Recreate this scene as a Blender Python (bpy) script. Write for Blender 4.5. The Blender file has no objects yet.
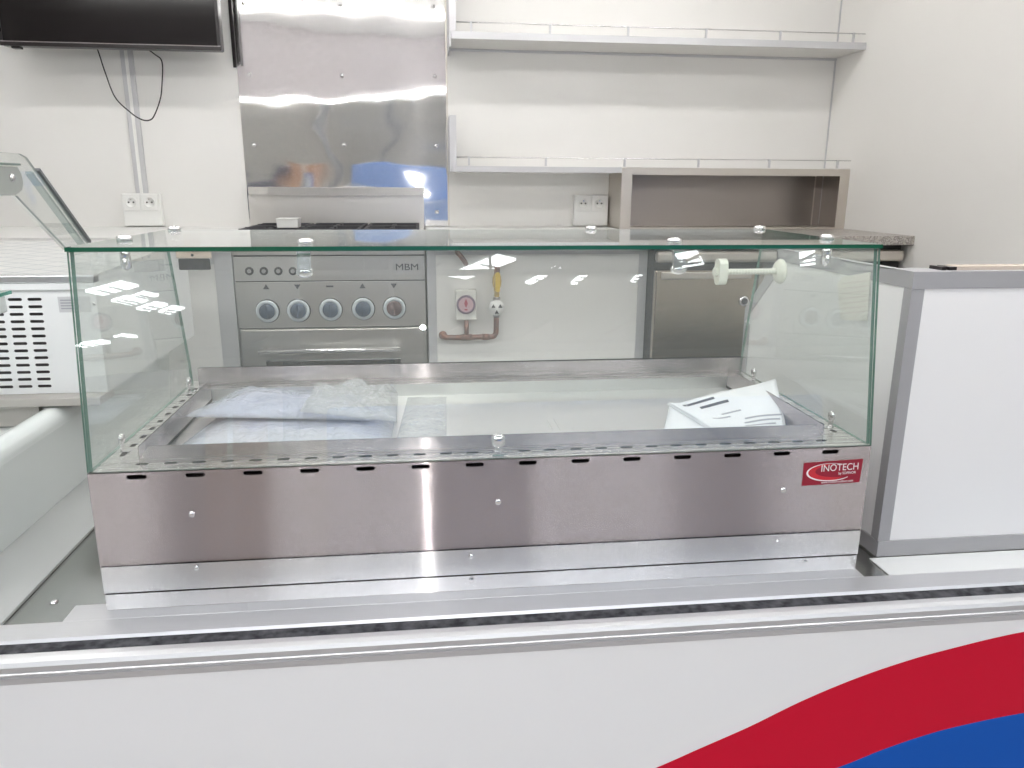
import bpy, bmesh, math, random
from mathutils import Vector, Matrix, noise
random.seed(7)
PI = math.pi
scene = bpy.context.scene
COL = scene.collection

# ------------------------------------------------------------------ camera
cam_d = bpy.data.cameras.new('camera')
cam = bpy.data.objects.new('camera', cam_d); COL.objects.link(cam)
cam_d.sensor_fit = 'HORIZONTAL'; cam_d.sensor_width = 36.0
cam_d.lens = 765.36 / 1024 * 36.0
cam_d.clip_start = 0.02; cam_d.clip_end = 200
RX = Vector((0.99319515, -0.11635732, 0.0049375))
UX = Vector((0.02438961, 0.24926469, 0.96812822))
FX = Vector((0.11387954, 0.96141983, -0.25040639))
m = Matrix((RX, UX, -FX)).transposed().to_4x4()
CAM = Vector((-0.1154, -1.0962, 0.6228))
m.translation = CAM
cam.matrix_world = m
scene.camera = cam

# ------------------------------------------------------------------ view
scene.view_settings.view_transform = 'Standard'
scene.view_settings.look = 'None'
scene.view_settings.gamma = 1.0
scene.view_settings.use_curve_mapping = False
scene.view_settings.exposure = 0.0
scene.cycles.transparent_max_bounces = 40
scene.cycles.max_bounces = 10
scene.cycles.sample_clamp_indirect = 6.0

# ------------------------------------------------------------------ world: daylight coming into the open hall from its sides
W = bpy.data.worlds.new('world'); scene.world = W; W.use_nodes = True
wb = W.node_tree.nodes['Background']
wb.inputs[0].default_value = (0.93, 0.97, 1.0, 1); wb.inputs[1].default_value = 0.92

# ------------------------------------------------------------------ lamps
def lamp(name, kind, loc, energy, color=(1, 1, 1), size=None, size_y=None, rot=(0, 0, 0)):
    d = bpy.data.lights.new(name, kind); d.energy = energy; d.color = color
    if kind == 'AREA':
        d.shape = 'RECTANGLE'; d.size = size; d.size_y = size_y
    elif size is not None:
        d.shadow_soft_size = size
    o = bpy.data.objects.new(name, d); COL.objects.link(o)
    o.location = loc; o.rotation_euler = rot
    return o
# the photographer's flash, just above the lens
lamp('camera_flash', 'POINT', CAM + Vector((0.0, -0.02, 0.05)), 6.5, (1, 0.98, 0.96), 0.008)
TUBE_E = 19.0      # emission of the light tubes in the trailer
SKY_E = 15.0       # emission of the hall skylights and the added near row

# ------------------------------------------------------------------ materials
def mat(name, col, rough=0.5, metal=0.0, spec=None, emit=None, es=1.0):
    M_ = bpy.data.materials.new(name); M_.use_nodes = True
    b = M_.node_tree.nodes['Principled BSDF']
    b.inputs['Base Color'].default_value = (*col, 1)
    b.inputs['Roughness'].default_value = rough
    b.inputs['Metallic'].default_value = metal
    if spec is not None: b.inputs['Specular IOR Level'].default_value = spec
    if emit:
        b.inputs['Emission Color'].default_value = (*emit, 1); b.inputs['Emission Strength'].default_value = es
    return M_
def nd(M_, t, **k):
    n = M_.node_tree.nodes.new(t)
    for a, v in k.items(): setattr(n, a, v)
    return n
def lk(M_, a, b): M_.node_tree.links.new(a, b)
def bsdf(M_): return M_.node_tree.nodes['Principled BSDF']

def brushed(name, col, rough, aniso, direction, scale=(2, 400, 400), bump=0.0, wob=0.0):
    """metal with fine brushing running along `direction`"""
    M_ = mat(name, col, rough, 1.0); b = bsdf(M_)
    b.inputs['Anisotropic'].default_value = aniso
    c = nd(M_, 'ShaderNodeCombineXYZ')
    for i in range(3): c.inputs[i].default_value = direction[i]
    lk(M_, c.outputs[0], b.inputs['Tangent'])
    g = nd(M_, 'ShaderNodeNewGeometry')
    mp = nd(M_, 'ShaderNodeMapping'); mp.inputs['Scale'].default_value = scale
    lk(M_, g.outputs['Position'], mp.inputs['Vector'])
    n1 = nd(M_, 'ShaderNodeTexNoise'); n1.inputs['Scale'].default_value = 1.0; n1.inputs['Detail'].default_value = 2
    lk(M_, mp.outputs[0], n1.inputs['Vector'])
    mr = nd(M_, 'ShaderNodeMapRange'); mr.inputs['To Min'].default_value = rough * 0.8; mr.inputs['To Max'].default_value = rough * 1.25
    lk(M_, n1.outputs['Fac'], mr.inputs['Value']); lk(M_, mr.outputs[0], b.inputs['Roughness'])
    last = None
    if bump:
        bp = nd(M_, 'ShaderNodeBump'); bp.inputs['Strength'].default_value = bump; bp.inputs['Distance'].default_value = 0.001
        lk(M_, n1.outputs['Fac'], bp.inputs['Height']); last = bp
    if wob:
        n2 = nd(M_, 'ShaderNodeTexNoise'); n2.inputs['Scale'].default_value = 4.0; n2.inputs['Detail'].default_value = 0.5
        lk(M_, g.outputs['Position'], n2.inputs['Vector'])
        b2 = nd(M_, 'ShaderNodeBump'); b2.inputs['Strength'].default_value = 1.0; b2.inputs['Distance'].default_value = wob
        lk(M_, n2.outputs['Fac'], b2.inputs['Height']); last = b2
    if last: lk(M_, last.outputs[0], b.inputs['Normal'])
    return M_

def grained(M_, b, amount, axis=2, base=None):
    """microscopic brushing: facet normals scattered along one axis"""
    g = nd(M_, 'ShaderNodeNewGeometry')
    sc = nd(M_, 'ShaderNodeVectorMath', operation='SCALE'); sc.inputs['Scale'].default_value = 9173.0
    lk(M_, g.outputs['Position'], sc.inputs[0])
    wn_ = nd(M_, 'ShaderNodeTexWhiteNoise'); lk(M_, sc.outputs[0], wn_.inputs['Vector'])
    mr = nd(M_, 'ShaderNodeMapRange'); mr.inputs['To Min'].default_value = -1; mr.inputs['To Max'].default_value = 1
    lk(M_, wn_.outputs['Value'], mr.inputs['Value'])
    pw = nd(M_, 'ShaderNodeMath', operation='POWER'); pw.inputs[1].default_value = 3.0; lk(M_, mr.outputs[0], pw.inputs[0])
    ml = nd(M_, 'ShaderNodeMath', operation='MULTIPLY'); ml.inputs[1].default_value = amount; lk(M_, pw.outputs[0], ml.inputs[0])
    c = nd(M_, 'ShaderNodeCombineXYZ'); lk(M_, ml.outputs[0], c.inputs[axis])
    ad = nd(M_, 'ShaderNodeVectorMath', operation='ADD')
    lk(M_, base if base else g.outputs['Normal'], ad.inputs[0]); lk(M_, c.outputs[0], ad.inputs[1])
    nm = nd(M_, 'ShaderNodeVectorMath', operation='NORMALIZE'); lk(M_, ad.outputs[0], nm.inputs[0])
    lk(M_, nm.outputs[0], b.inputs['Normal'])

def glass(name, tint=(0.978, 0.989, 0.982), film=0.058):
    """thin pane: clear, mirror-like by Fresnel, a whitish glare veil mixed into its colour"""
    M_ = bpy.data.materials.new(name); M_.use_nodes = True
    nt = M_.node_tree; nt.nodes.clear()
    out = nd(M_, 'ShaderNodeOutputMaterial')
    tr = nd(M_, 'ShaderNodeBsdfTransparent'); tr.inputs[0].default_value = (*tint, 1)
    gl = nd(M_, 'ShaderNodeBsdfGlossy'); gl.inputs['Roughness'].default_value = 0.0; gl.inputs[0].default_value = (1, 1, 1, 1)
    df = nd(M_, 'ShaderNodeBsdfDiffuse'); df.inputs[0].default_value = (0.86, 0.9, 0.87, 1)  # pale diffuse paints the veiling glare over the panes
    g = nd(M_, 'ShaderNodeNewGeometry')
    mr = nd(M_, 'ShaderNodeMapRange'); mr.inputs['To Min'].default_value = 1.5; mr.inputs['To Max'].default_value = 1 / 1.5
    lk(M_, g.outputs['Backfacing'], mr.inputs['Value'])
    fr = nd(M_, 'ShaderNodeFresnel'); lk(M_, mr.outputs[0], fr.inputs['IOR'])
    m1 = nd(M_, 'ShaderNodeMixShader'); m1.inputs[0].default_value = film
    lk(M_, tr.outputs[0], m1.inputs[1]); lk(M_, df.outputs[0], m1.inputs[2])
    m2 = nd(M_, 'ShaderNodeMixShader')
    lk(M_, fr.outputs[0], m2.inputs[0]); lk(M_, m1.outputs[0], m2.inputs[1]); lk(M_, gl.outputs[0], m2.inputs[2])
    lk(M_, m2.outputs[0], out.inputs[0])
    return M_

def film(name, clear=0.45, col=(0.9, 0.91, 0.93), rough=0.18):
    """soft crumpled plastic film"""
    M_ = bpy.data.materials.new(name); M_.use_nodes = True
    nt = M_.node_tree; nt.nodes.clear()
    out = nd(M_, 'ShaderNodeOutputMaterial')
    tr = nd(M_, 'ShaderNodeBsdfTransparent'); tr.inputs[0].default_value = (0.97, 0.97, 0.98, 1)
    pb = nd(M_, 'ShaderNodeBsdfPrincipled'); pb.inputs['Base Color'].default_value = (*col, 1); pb.inputs['Roughness'].default_value = rough
    n1 = nd(M_, 'ShaderNodeTexNoise'); n1.inputs['Scale'].default_value = 45; n1.inputs['Detail'].default_value = 4; n1.inputs['Distortion'].default_value = 1.2
    g = nd(M_, 'ShaderNodeNewGeometry'); lk(M_, g.outputs['Position'], n1.inputs['Vector'])
    bp = nd(M_, 'ShaderNodeBump'); bp.inputs['Strength'].default_value = 1.0; bp.inputs['Distance'].default_value = 0.010
    lk(M_, n1.outputs['Fac'], bp.inputs['Height']); lk(M_, bp.outputs[0], pb.inputs['Normal'])
    m1 = nd(M_, 'ShaderNodeMixShader'); m1.inputs[0].default_value = 1 - clear
    lk(M_, tr.outputs[0], m1.inputs[1]); lk(M_, pb.outputs[0], m1.inputs[2]); lk(M_, m1.outputs[0], out.inputs[0])
    return M_

def speckled(name, cols, scale, rough):
    M_ = mat(name, cols[0], rough); b = bsdf(M_)
    g = nd(M_, 'ShaderNodeNewGeometry')
    v = nd(M_, 'ShaderNodeTexVoronoi'); v.inputs['Scale'].default_value = scale
    lk(M_, g.outputs['Position'], v.inputs['Vector'])
    r = nd(M_, 'ShaderNodeValToRGB'); r.color_ramp.interpolation = 'CONSTANT'
    sp = nd(M_, 'ShaderNodeSeparateColor'); lk(M_, v.outputs['Color'], sp.inputs[0])
    while len(r.color_ramp.elements) < len(cols): r.color_ramp.elements.new(0.5)
    for i, c in enumerate(cols):
        e = r.color_ramp.elements[i]; e.position = i / len(cols); e.color = (*c, 1)
    lk(M_, sp.outputs[0], r.inputs[0]); lk(M_, r.outputs[0], b.inputs['Base Color'])
    return M_

def mottled(name, c1, c2, scale, rough, spec=0.5):
    M_ = mat(name, c1, rough, 0, spec); b = bsdf(M_)
    g = nd(M_, 'ShaderNodeNewGeometry')
    n1 = nd(M_, 'ShaderNodeTexNoise'); n1.inputs['Scale'].default_value = scale; n1.inputs['Detail'].default_value = 5
    lk(M_, g.outputs['Position'], n1.inputs['Vector'])
    r = nd(M_, 'ShaderNodeValToRGB')
    r.color_ramp.elements[0].color = (*c1, 1); r.color_ramp.elements[1].color = (*c2, 1)
    r.color_ramp.elements[0].position = 0.35; r.color_ramp.elements[1].position = 0.65
    lk(M_, n1.outputs['Fac'], r.inputs[0]); lk(M_, r.outputs[0], b.inputs['Base Color'])
    return M_

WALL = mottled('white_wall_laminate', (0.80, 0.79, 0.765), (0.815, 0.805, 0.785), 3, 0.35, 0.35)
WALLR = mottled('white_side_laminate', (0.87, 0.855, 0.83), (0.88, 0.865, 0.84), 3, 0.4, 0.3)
CEIL = mat('ceiling_white', (0.8, 0.8, 0.79), 0.5)
HEAD = mat('header_grey_pink', (0.50, 0.46, 0.48), 0.5)
VINYL = mat('truck_floor_vinyl', (0.38, 0.38, 0.39), 0.5)
PANEL = mat('white_panel', (0.86, 0.85, 0.855), 0.3, 0, 0.4)
WHITE = mat('white_gloss', (0.82, 0.83, 0.83), 0.25)
FIBRE = mat('white_fibreglass', (0.74, 0.78, 0.77), 0.22)
WPL = mat('white_plastic', (0.85, 0.85, 0.83), 0.35)
CREAM = mat('ivory_plastic', (0.78, 0.79, 0.70), 0.35)
ALU = brushed('aluminium', (0.70, 0.70, 0.72), 0.38, 0.3, (1, 0, 0))
ALUV = mat('aluminium_edging', (0.60, 0.60, 0.615), 0.5, 0.45)
ALUP = mat('grey_partition_edging', (0.42, 0.415, 0.43), 0.5, 0.3)
RAIL = brushed('rail_aluminium', (0.70, 0.70, 0.72), 0.46, 0.2, (1, 0, 0))
STEEL = brushed('brushed_steel', (0.485, 0.437, 0.445), 0.12, 1.0, (0, 0, 1), (3, 500, 500)); grained(STEEL, bsdf(STEEL), 0.75)
STEELT = brushed('tray_steel', (0.74, 0.72, 0.70), 0.26, 0.5, (0.03, 1, 0.05))
STEELK = brushed('kick_steel', (0.70, 0.69, 0.69), 0.16, 1.0, (0, 0, 1), (300, 40, 3)); grained(STEELK, bsdf(STEELK), 0.75)
STEELO = brushed('oven_steel', (0.66, 0.64, 0.61), 0.33, 0.4, (0.05, 0.02, 1), (4, 300, 300))
STEELD = brushed('fridge_steel', (0.44, 0.385, 0.32), 0.2, 0.3, (1, 0, 0), (300, 300, 4), 0.0, 0.002)
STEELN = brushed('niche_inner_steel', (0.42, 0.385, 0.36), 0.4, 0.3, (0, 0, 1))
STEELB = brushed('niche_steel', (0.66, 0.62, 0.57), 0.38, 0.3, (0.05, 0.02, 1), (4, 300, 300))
CHROME = mat('chrome', (0.8, 0.79, 0.8), 0.08, 1.0)
DARK = mat('dark_gap', (0.02, 0.02, 0.02), 0.6)
BLACK = mat('black_plastic', (0.012, 0.009, 0.010), 0.28)
SCREEN = mat('tv_screen', (0.006, 0.005, 0.005), 0.12)
IRON = mat('cast_iron', (0.03, 0.03, 0.035), 0.55)
BRUSH = mottled('black_brush_fibre', (0.02, 0.02, 0.025), (0.09, 0.09, 0.1), 60, 0.8, 0.2)
GLASS = glass('clear_glass')
GEDGE = mat('green_glass_edge', (0.015, 0.10, 0.058), 0.1)
GEDGES = mat('pale_green_glass_edge', (0.07, 0.18, 0.135), 0.1)
GEDGEW = mat('ground_white_glass_edge', (0.80, 0.83, 0.82), 0.4)
GRAN = speckled('speckled_granite', [(0.42, 0.385, 0.35), (0.50, 0.47, 0.43), (0.33, 0.30, 0.28), (0.55, 0.52, 0.49), (0.28, 0.255, 0.24)], 220, 0.35)
RED = mat('red_vinyl', (0.61, 0.006, 0.032), 0.5, 0, 0.12)
BLUE = mat('blue_vinyl', (0.006, 0.095, 0.46), 0.5, 0, 0.12)
COPPER = mottled('copper_pipe', (0.29, 0.14, 0.10), (0.23, 0.16, 0.145), 40, 0.4); bsdf(COPPER).inputs['Metallic'].default_value = 0.6
BRASS = mat('brass', (0.75, 0.55, 0.22), 0.25, 0.9)
YELLOW = mat('yellow_lever', (0.72, 0.50, 0.07), 0.4)
STEELG = mat('galvanised', (0.45, 0.43, 0.42), 0.35, 0.8)
DIALP = mat('pink_dial', (0.62, 0.42, 0.47), 0.3)
DIALD = mat('purple_dial_ring', (0.22, 0.16, 0.22), 0.35)
INK = mat('dark_ink', (0.05, 0.05, 0.055), 0.6)
INKL = mat('grey_ink', (0.35, 0.36, 0.39), 0.6)
INKP = mat('pink_ink', (0.78, 0.70, 0.66), 0.6)
PAPER = mat('white_paper', (0.80, 0.815, 0.85), 0.6)
PAPERB = mat('bluish_paper', (0.60, 0.64, 0.82), 0.5)
NOTE = mat('cream_paper', (0.86, 0.83, 0.76), 0.6)
FILM = film('cloudy_film', 0.66, (0.74, 0.76, 0.84)); FILMC = film('clear_film', 0.70, (0.82, 0.83, 0.83))
STRED = mat('sticker_red', (0.30, 0.008, 0.03), 0.3); STRED2 = mat('sticker_bright_red', (0.60, 0.02, 0.035), 0.3)
STW = mat('sticker_white', (0.85, 0.80, 0.80), 0.4)
KNOBW = mat('knob_ring_white', (0.68, 0.74, 0.78), 0.3)
KNOBB = mat('knob_dark_blue', (0.05, 0.08, 0.13), 0.25)
KNOBR = mat('knob_dark_brown', (0.13, 0.08, 0.08), 0.25)
TUBE = mat('light_tube', (1, 1, 1), 0.5, 0, None, (1, 0.985, 0.96), TUBE_E)
HTUBE = mat('hatch_light_tube', (1, 1, 1), 0.5, 0, None, (1, 0.985, 0.96), TUBE_E * 1.5)
SKYL = mat('skylight_and_fill', (1, 1, 1), 0.5, 0, None, (0.95, 0.98, 1.0), SKY_E)
CONC = mottled('hall_concrete', (0.44, 0.40, 0.37), (0.50, 0.46, 0.43), 0.8, 0.6)
HROOF = mat('hall_roof_grey', (0.36, 0.38, 0.37), 0.7)
HWALL = mat('hall_wall_olive', (0.80, 0.77, 0.68), 0.7)
TRUSS = mat('truss_grey', (0.25, 0.26, 0.27), 0.6)
TARP = mat('blue_tarpaulin', (0.14, 0.29, 0.66), 0.5)
TYRE = mat('tyre_rubber', (0.02, 0.02, 0.02), 0.8)
CARD = mat('cardboard', (0.50, 0.25, 0.12), 0.8)
CRATE = mat('navy_crate', (0.05, 0.06, 0.12), 0.6)
GREYPL = mat('grey_bracket', (0.33, 0.35, 0.33), 0.4)
BOARD = mat('grey_board', (0.46, 0.47, 0.465), 0.35)
COUNTER = brushed('counter_steel', (0.50, 0.51, 0.49), 0.22, 0.3, (1, 0, 0), (4, 300, 300), 0.02)

# mirror splashback: polished sheet, dimpled around its rivets and softly wavy
MIRROR = mat('polished_steel', (0.80, 0.79, 0.79), 0.05, 1.0)
def _mirror():
    b = bsdf(MIRROR); g = nd(MIRROR, 'ShaderNodeNewGeometry')
    mp = nd(MIRROR, 'ShaderNodeMapping'); mp.inputs['Scale'].default_value = (1.0, 1.0, 1.4)
    lk(MIRROR, g.outputs['Position'], mp.inputs['Vector'])
    n = nd(MIRROR, 'ShaderNodeTexNoise'); n.inputs['Scale'].default_value = 3.2; n.inputs['Detail'].default_value = 0.6
    lk(MIRROR, mp.outputs[0], n.inputs['Vector'])
    mp2 = nd(MIRROR, 'ShaderNodeMapping'); mp2.inputs['Scale'].default_value = (420, 1, 4)
    lk(MIRROR, g.outputs['Position'], mp2.inputs['Vector'])
    n2 = nd(MIRROR, 'ShaderNodeTexNoise'); n2.inputs['Scale'].default_value = 1.0
    lk(MIRROR, mp2.outputs[0], n2.inputs['Vector'])
    b1 = nd(MIRROR, 'ShaderNodeBump'); b1.inputs['Strength'].default_value = 1.0; b1.inputs['Distance'].default_value = 0.007
    lk(MIRROR, n.outputs['Fac'], b1.inputs['Height'])
    b2 = nd(MIRROR, 'ShaderNodeBump'); b2.inputs['Strength'].default_value = 0.012; b2.inputs['Distance'].default_value = 0.001
    lk(MIRROR, n2.outputs['Fac'], b2.inputs['Height']); lk(MIRROR, b1.outputs[0], b2.inputs['Normal'])
    lk(MIRROR, b2.outputs[0], b.inputs['Normal'])
    p2 = nd(MIRROR, 'ShaderNodeBsdfPrincipled'); p2.inputs['Base Color'].default_value = (0.82, 0.81, 0.81, 1); p2.inputs['Metallic'].default_value = 1
    p2.inputs['Roughness'].default_value = 0.22; p2.inputs['Anisotropic'].default_value = 1.0
    c = nd(MIRROR, 'ShaderNodeCombineXYZ'); c.inputs[2].default_value = 1.0; lk(MIRROR, c.outputs[0], p2.inputs['Tangent'])
    grained(MIRROR, p2, 0.40, 2, b1.outputs[0])
    mx = nd(MIRROR, 'ShaderNodeMixShader'); mx.inputs[0].default_value = 0.16
    lk(MIRROR, b.outputs[0], mx.inputs[1]); lk(MIRROR, p2.outputs[0], mx.inputs[2])
    lk(MIRROR, mx.outputs[0], MIRROR.node_tree.nodes['Material Output'].inputs[0])
_mirror()
# ribbed translucent top of the freezer
GRID = mat('ribbed_grey_lid', (0.62, 0.63, 0.62), 0.3)
def _grid():
    b = bsdf(GRID); g = nd(GRID, 'ShaderNodeNewGeometry')
    mp = nd(GRID, 'ShaderNodeMapping'); mp.inputs['Rotation'].default_value = (0, 0, 0.5)
    lk(GRID, g.outputs['Position'], mp.inputs['Vector'])
    br = nd(GRID, 'ShaderNodeTexBrick'); br.inputs['Scale'].default_value = 9.0; br.inputs['Mortar Size'].default_value = 0.03
    br.offset = 0.0; br.inputs['Brick Width'].default_value = 0.55; br.inputs['Row Height'].default_value = 0.45
    br.inputs['Color1'].default_value = (0.66, 0.66, 0.65, 1); br.inputs['Color2'].default_value = (0.60, 0.61, 0.60, 1)
    br.inputs['Mortar'].default_value = (0.44, 0.46, 0.47, 1)
    lk(GRID, mp.outputs[0], br.inputs['Vector']); lk(GRID, br.outputs['Color'], b.inputs['Base Color'])
_grid()

# ------------------------------------------------------------------ mesh helpers
class B:
    def __init__(self): self.bm = bmesh.new()
    def _merge(self, t, mi=0, smooth=False):
        for f in t.faces: f.material_index = mi; f.smooth = smooth
        me = bpy.data.meshes.new('tmp'); t.to_mesh(me); t.free()
        self.bm.from_mesh(me); bpy.data.meshes.remove(me)
    def box(self, x0, x1, y0, y1, z0, z1, bev=0.0, mi=0, seg=2):
        t = bmesh.new(); bmesh.ops.create_cube(t, size=1)
        for v in t.verts:
            v.co = Vector((x0 if v.co.x < 0 else x1, y0 if v.co.y < 0 else y1, z0 if v.co.z < 0 else z1))
        if bev: bmesh.ops.bevel(t, geom=list(t.edges), offset=bev, segments=seg, affect='EDGES', profile=0.5)
        bmesh.ops.recalc_face_normals(t, faces=t.faces); self._merge(t, mi, False); return self
    def hexa(self, lo, hi, mi=0, side=None):
        """solid between two matching polygons"""
        t = bmesh.new(); a = [t.verts.new(p) for p in lo]; c = [t.verts.new(p) for p in hi]; n = len(a)
        t.faces.new(a[::-1]); t.faces.new(c)
        sf = [t.faces.new((a[i], a[(i + 1) % n], c[(i + 1) % n], c[i])) for i in range(n)]
        bmesh.ops.recalc_face_normals(t, faces=t.faces)
        for f in t.faces: f.material_index = mi
        if side is not None:
            for i, f in enumerate(sf): f.material_index = side[i] if isinstance(side, (list, tuple)) else side
        me = bpy.data.meshes.new('tmp'); t.to_mesh(me); t.free(); self.bm.from_mesh(me); bpy.data.meshes.remove(me); return self
    def prism(self, poly, axis, a, b, mi=0, side=None):
        f = {'X': lambda p, q: (q, p[0], p[1]), 'Y': lambda p, q: (p[0], q, p[1]), 'Z': lambda p, q: (p[0], p[1], q)}[axis]
        return self.hexa([f(p, a) for p in poly], [f(p, b) for p in poly], mi, side)
    def cyl(self, p0, p1, r, r2=None, seg=24, mi=0, smooth=True):
        p0 = Vector(p0); p1 = Vector(p1); d = p1 - p0
        t = bmesh.new()
        bmesh.ops.create_cone(t, cap_ends=True, segments=seg, radius1=r, radius2=r if r2 is None else r2, depth=d.length)
        q = Vector((0, 0, 1)).rotation_difference(d.normalized())
        M_ = Matrix.Translation((p0 + p1) / 2) @ q.to_matrix().to_4x4()
        bmesh.ops.transform(t, matrix=M_, verts=t.verts)
        for f in t.faces: f.smooth = smooth and len(f.verts) == 4; f.material_index = mi
        me = bpy.data.meshes.new('tmp'); t.to_mesh(me); t.free(); self.bm.from_mesh(me); bpy.data.meshes.remove(me); return self
    def ball(self, c, r, sc=(1, 1, 1), mi=0, seg=20):
        t = bmesh.new(); bmesh.ops.create_uvsphere(t, u_segments=seg, v_segments=seg // 2, radius=r)
        for v in t.verts: v.co = Vector((v.co.x * sc[0] + c[0], v.co.y * sc[1] + c[1], v.co.z * sc[2] + c[2]))
        self._merge(t, mi, True); return self
    def lathe(self, prof, o, axis, seg=32, mi=0):
        """profile of (radius, height) turned about axis"""
        axis = Vector(axis).normalized(); q = Vector((0, 0, 1)).rotation_difference(axis); o = Vector(o)
        t = bmesh.new(); rings = []
        for r, h in prof:
            rings.append([t.verts.new(o + q @ Vector((r * math.cos(2 * PI * k / seg), r * math.sin(2 * PI * k / seg), h))) for k in range(seg)])
        for a, b in zip(rings, rings[1:]):
            for k in range(seg): t.faces.new((a[k], a[(k + 1) % seg], b[(k + 1) % seg], b[k]))
        t.faces.new(rings[0][::-1]); t.faces.new(rings[-1])
        bmesh.ops.recalc_face_normals(t, faces=t.faces)
        self._merge(t, mi, True); return self
    def tube(self, pts, r, seg=12, mi=0):
        pts = [Vector(p) for p in pts]; t = bmesh.new(); rings = []
        up = Vector((0, 0, 1))
        for i, p in enumerate(pts):
            d = (pts[min(i + 1, len(pts) - 1)] - pts[max(i - 1, 0)]).normalized()
            a = d.cross(up if abs(d.z) < 0.95 else Vector((0, 1, 0))).normalized()
            if rings and a.dot(prev) < 0: a = -a
            prev = a; b = d.cross(a)
            rings.append([t.verts.new(p + r * (math.cos(2 * PI * k / seg) * a + math.sin(2 * PI * k / seg) * b)) for k in range(seg)])
        for a, b in zip(rings, rings[1:]):
            best = min(range(seg), key=lambda s: (a[0].co - b[s].co).length)
            for k in range(seg): t.faces.new((a[k], a[(k + 1) % seg], b[(k + 1 + best) % seg], b[(k + best) % seg]))
        t.faces.new(rings[0][::-1]); t.faces.new(rings[-1])
        bmesh.ops.recalc_face_normals(t, faces=t.faces); self._merge(t, mi, True); return self
    def mesh(self, me): self.bm.from_mesh(me); bpy.data.meshes.remove(me); return self

def smooth_path(pts, n=8):
    P = [Vector(p) for p in pts]; P = [2 * P[0] - P[1]] + P + [2 * P[-1] - P[-2]]; out = []
    for i in range(1, len(P) - 2):
        for k in range(n):
            t = k / n; a, b, c, d = P[i - 1:i + 3]
            out.append(0.5 * ((2 * b) + (c - a) * t + (2 * a - 5 * b + 4 * c - d) * t * t + (3 * b - a - 3 * c + d) * t ** 3))
    return out + [P[-2]]

OFF = {}
def link(o, parent=None, off=None):
    COL.objects.link(o)
    if parent: o.parent = parent
    return o
def obj(name, b, mats, parent=None, kind=None, label=None, cat=None, group=None):
    """link a builder's mesh as ONE object; coordinates given in the place's own frame"""
    me = bpy.data.meshes.new(name); b.bm.to_mesh(me); b.bm.free()
    for mm in (mats if isinstance(mats, (list, tuple)) else [mats]): me.materials.append(mm)
    o = bpy.data.objects.new(name, me)
    if parent:
        off = OFF[parent.name]; me.transform(Matrix.Translation(-off)); link(o, parent); OFF[o.name] = off
    else:
        vs = [v.co for v in me.vertices]
        lo = Vector([min(v[i] for v in vs) for i in range(3)]); hi = Vector([max(v[i] for v in vs) for i in range(3)])
        off = Vector(((lo.x + hi.x) / 2, (lo.y + hi.y) / 2, lo.z))
        me.transform(Matrix.Translation(-off)); link(o); o.location = off; OFF[o.name] = off
    tag(o, label, cat, group, kind); return o
def tag(o, label=None, cat=None, group=None, kind=None):
    if label: o['label'] = label
    if cat: o['category'] = cat
    if group: o['group'] = group
    if kind: o['kind'] = kind
    return o
def thing(name, loc, label, cat, group=None):
    o = bpy.data.objects.new(name, None); o.empty_display_size = 0.05; link(o); o.location = loc
    OFF[o.name] = Vector(loc); return tag(o, label, cat, group)
def struct(name, b, mats, **k): return obj(name, b, mats, kind='structure', **k)
def copy_tree(o, parent=None):
    c = o.copy(); COL.objects.link(c)
    if parent: c.parent = parent
    for ch in list(o.children): copy_tree(ch, c)
    return c

def stadium(cx, cy, w, h, n=6):
    """rounded slot outline, w along the first axis, h along the second"""
    r = min(w, h) / 2; pts = []
    if w >= h:
        for k in range(n + 1): a = -PI / 2 + PI * k / n; pts.append((cx + w / 2 - r + r * math.cos(a), cy + r * math.sin(a)))
        for k in range(n + 1): a = PI / 2 + PI * k / n; pts.append((cx - w / 2 + r + r * math.cos(a), cy + r * math.sin(a)))
    else:
        for k in range(n + 1): a = PI * k / n; pts.append((cx + r * math.cos(a), cy + h / 2 - r + r * math.sin(a)))
        for k in range(n + 1): a = PI + PI * k / n; pts.append((cx + r * math.cos(a), cy - h / 2 + r + r * math.sin(a)))
    return pts
def holed(outer, holes, thick, M_):
    """sheet with real holes, cut in its own plane then placed by M_"""
    cu = bpy.data.curves.new('tmp', 'CURVE'); cu.dimensions = '2D'; cu.fill_mode = 'BOTH'; cu.extrude = thick / 2
    for loop in [outer] + holes:
        s = cu.splines.new('POLY'); s.points.add(len(loop) - 1); s.use_cyclic_u = True
        for p, q in zip(s.points, loop): p.co = (q[0], q[1], 0, 1)
    o = bpy.data.objects.new('tmp', cu); COL.objects.link(o)
    bpy.context.view_layer.update()
    me = bpy.data.meshes.new_from_object(o.evaluated_get(bpy.context.evaluated_depsgraph_get()))
    bpy.data.objects.remove(o); bpy.data.curves.remove(cu); me.transform(M_); me.materials.clear()
    return me
def text_mesh(s, size, thick, M_, align='CENTER', shear=0.0, sx=1.0, bold=0.0):
    cu = bpy.data.curves.new('tmp', 'FONT'); cu.body = s; cu.size = size; cu.extrude = thick; cu.align_x = align; cu.offset = bold; cu.shear = shear
    o = bpy.data.objects.new('tmp', cu); COL.objects.link(o); bpy.context.view_layer.update()
    me = bpy.data.meshes.new_from_object(o.evaluated_get(bpy.context.evaluated_depsgraph_get()))
    bpy.data.objects.remove(o); bpy.data.curves.remove(cu)
    me.transform(M_ @ Matrix.Diagonal((sx, 1, 1, 1))); me.materials.clear(); return me
# frames: local (u,v,w) -> place.  XZ faces the viewer (-Y)
XZ = lambda y: Matrix(((1, 0, 0, 0), (0, 0, -1, y), (0, 1, 0, 0), (0, 0, 0, 1)))
XY = lambda z: Matrix.Translation((0, 0, z))
RECT = lambda x0, x1, z0, z1: [(x0, z0), (x1, z0), (x1, z1), (x0, z1)]

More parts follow.
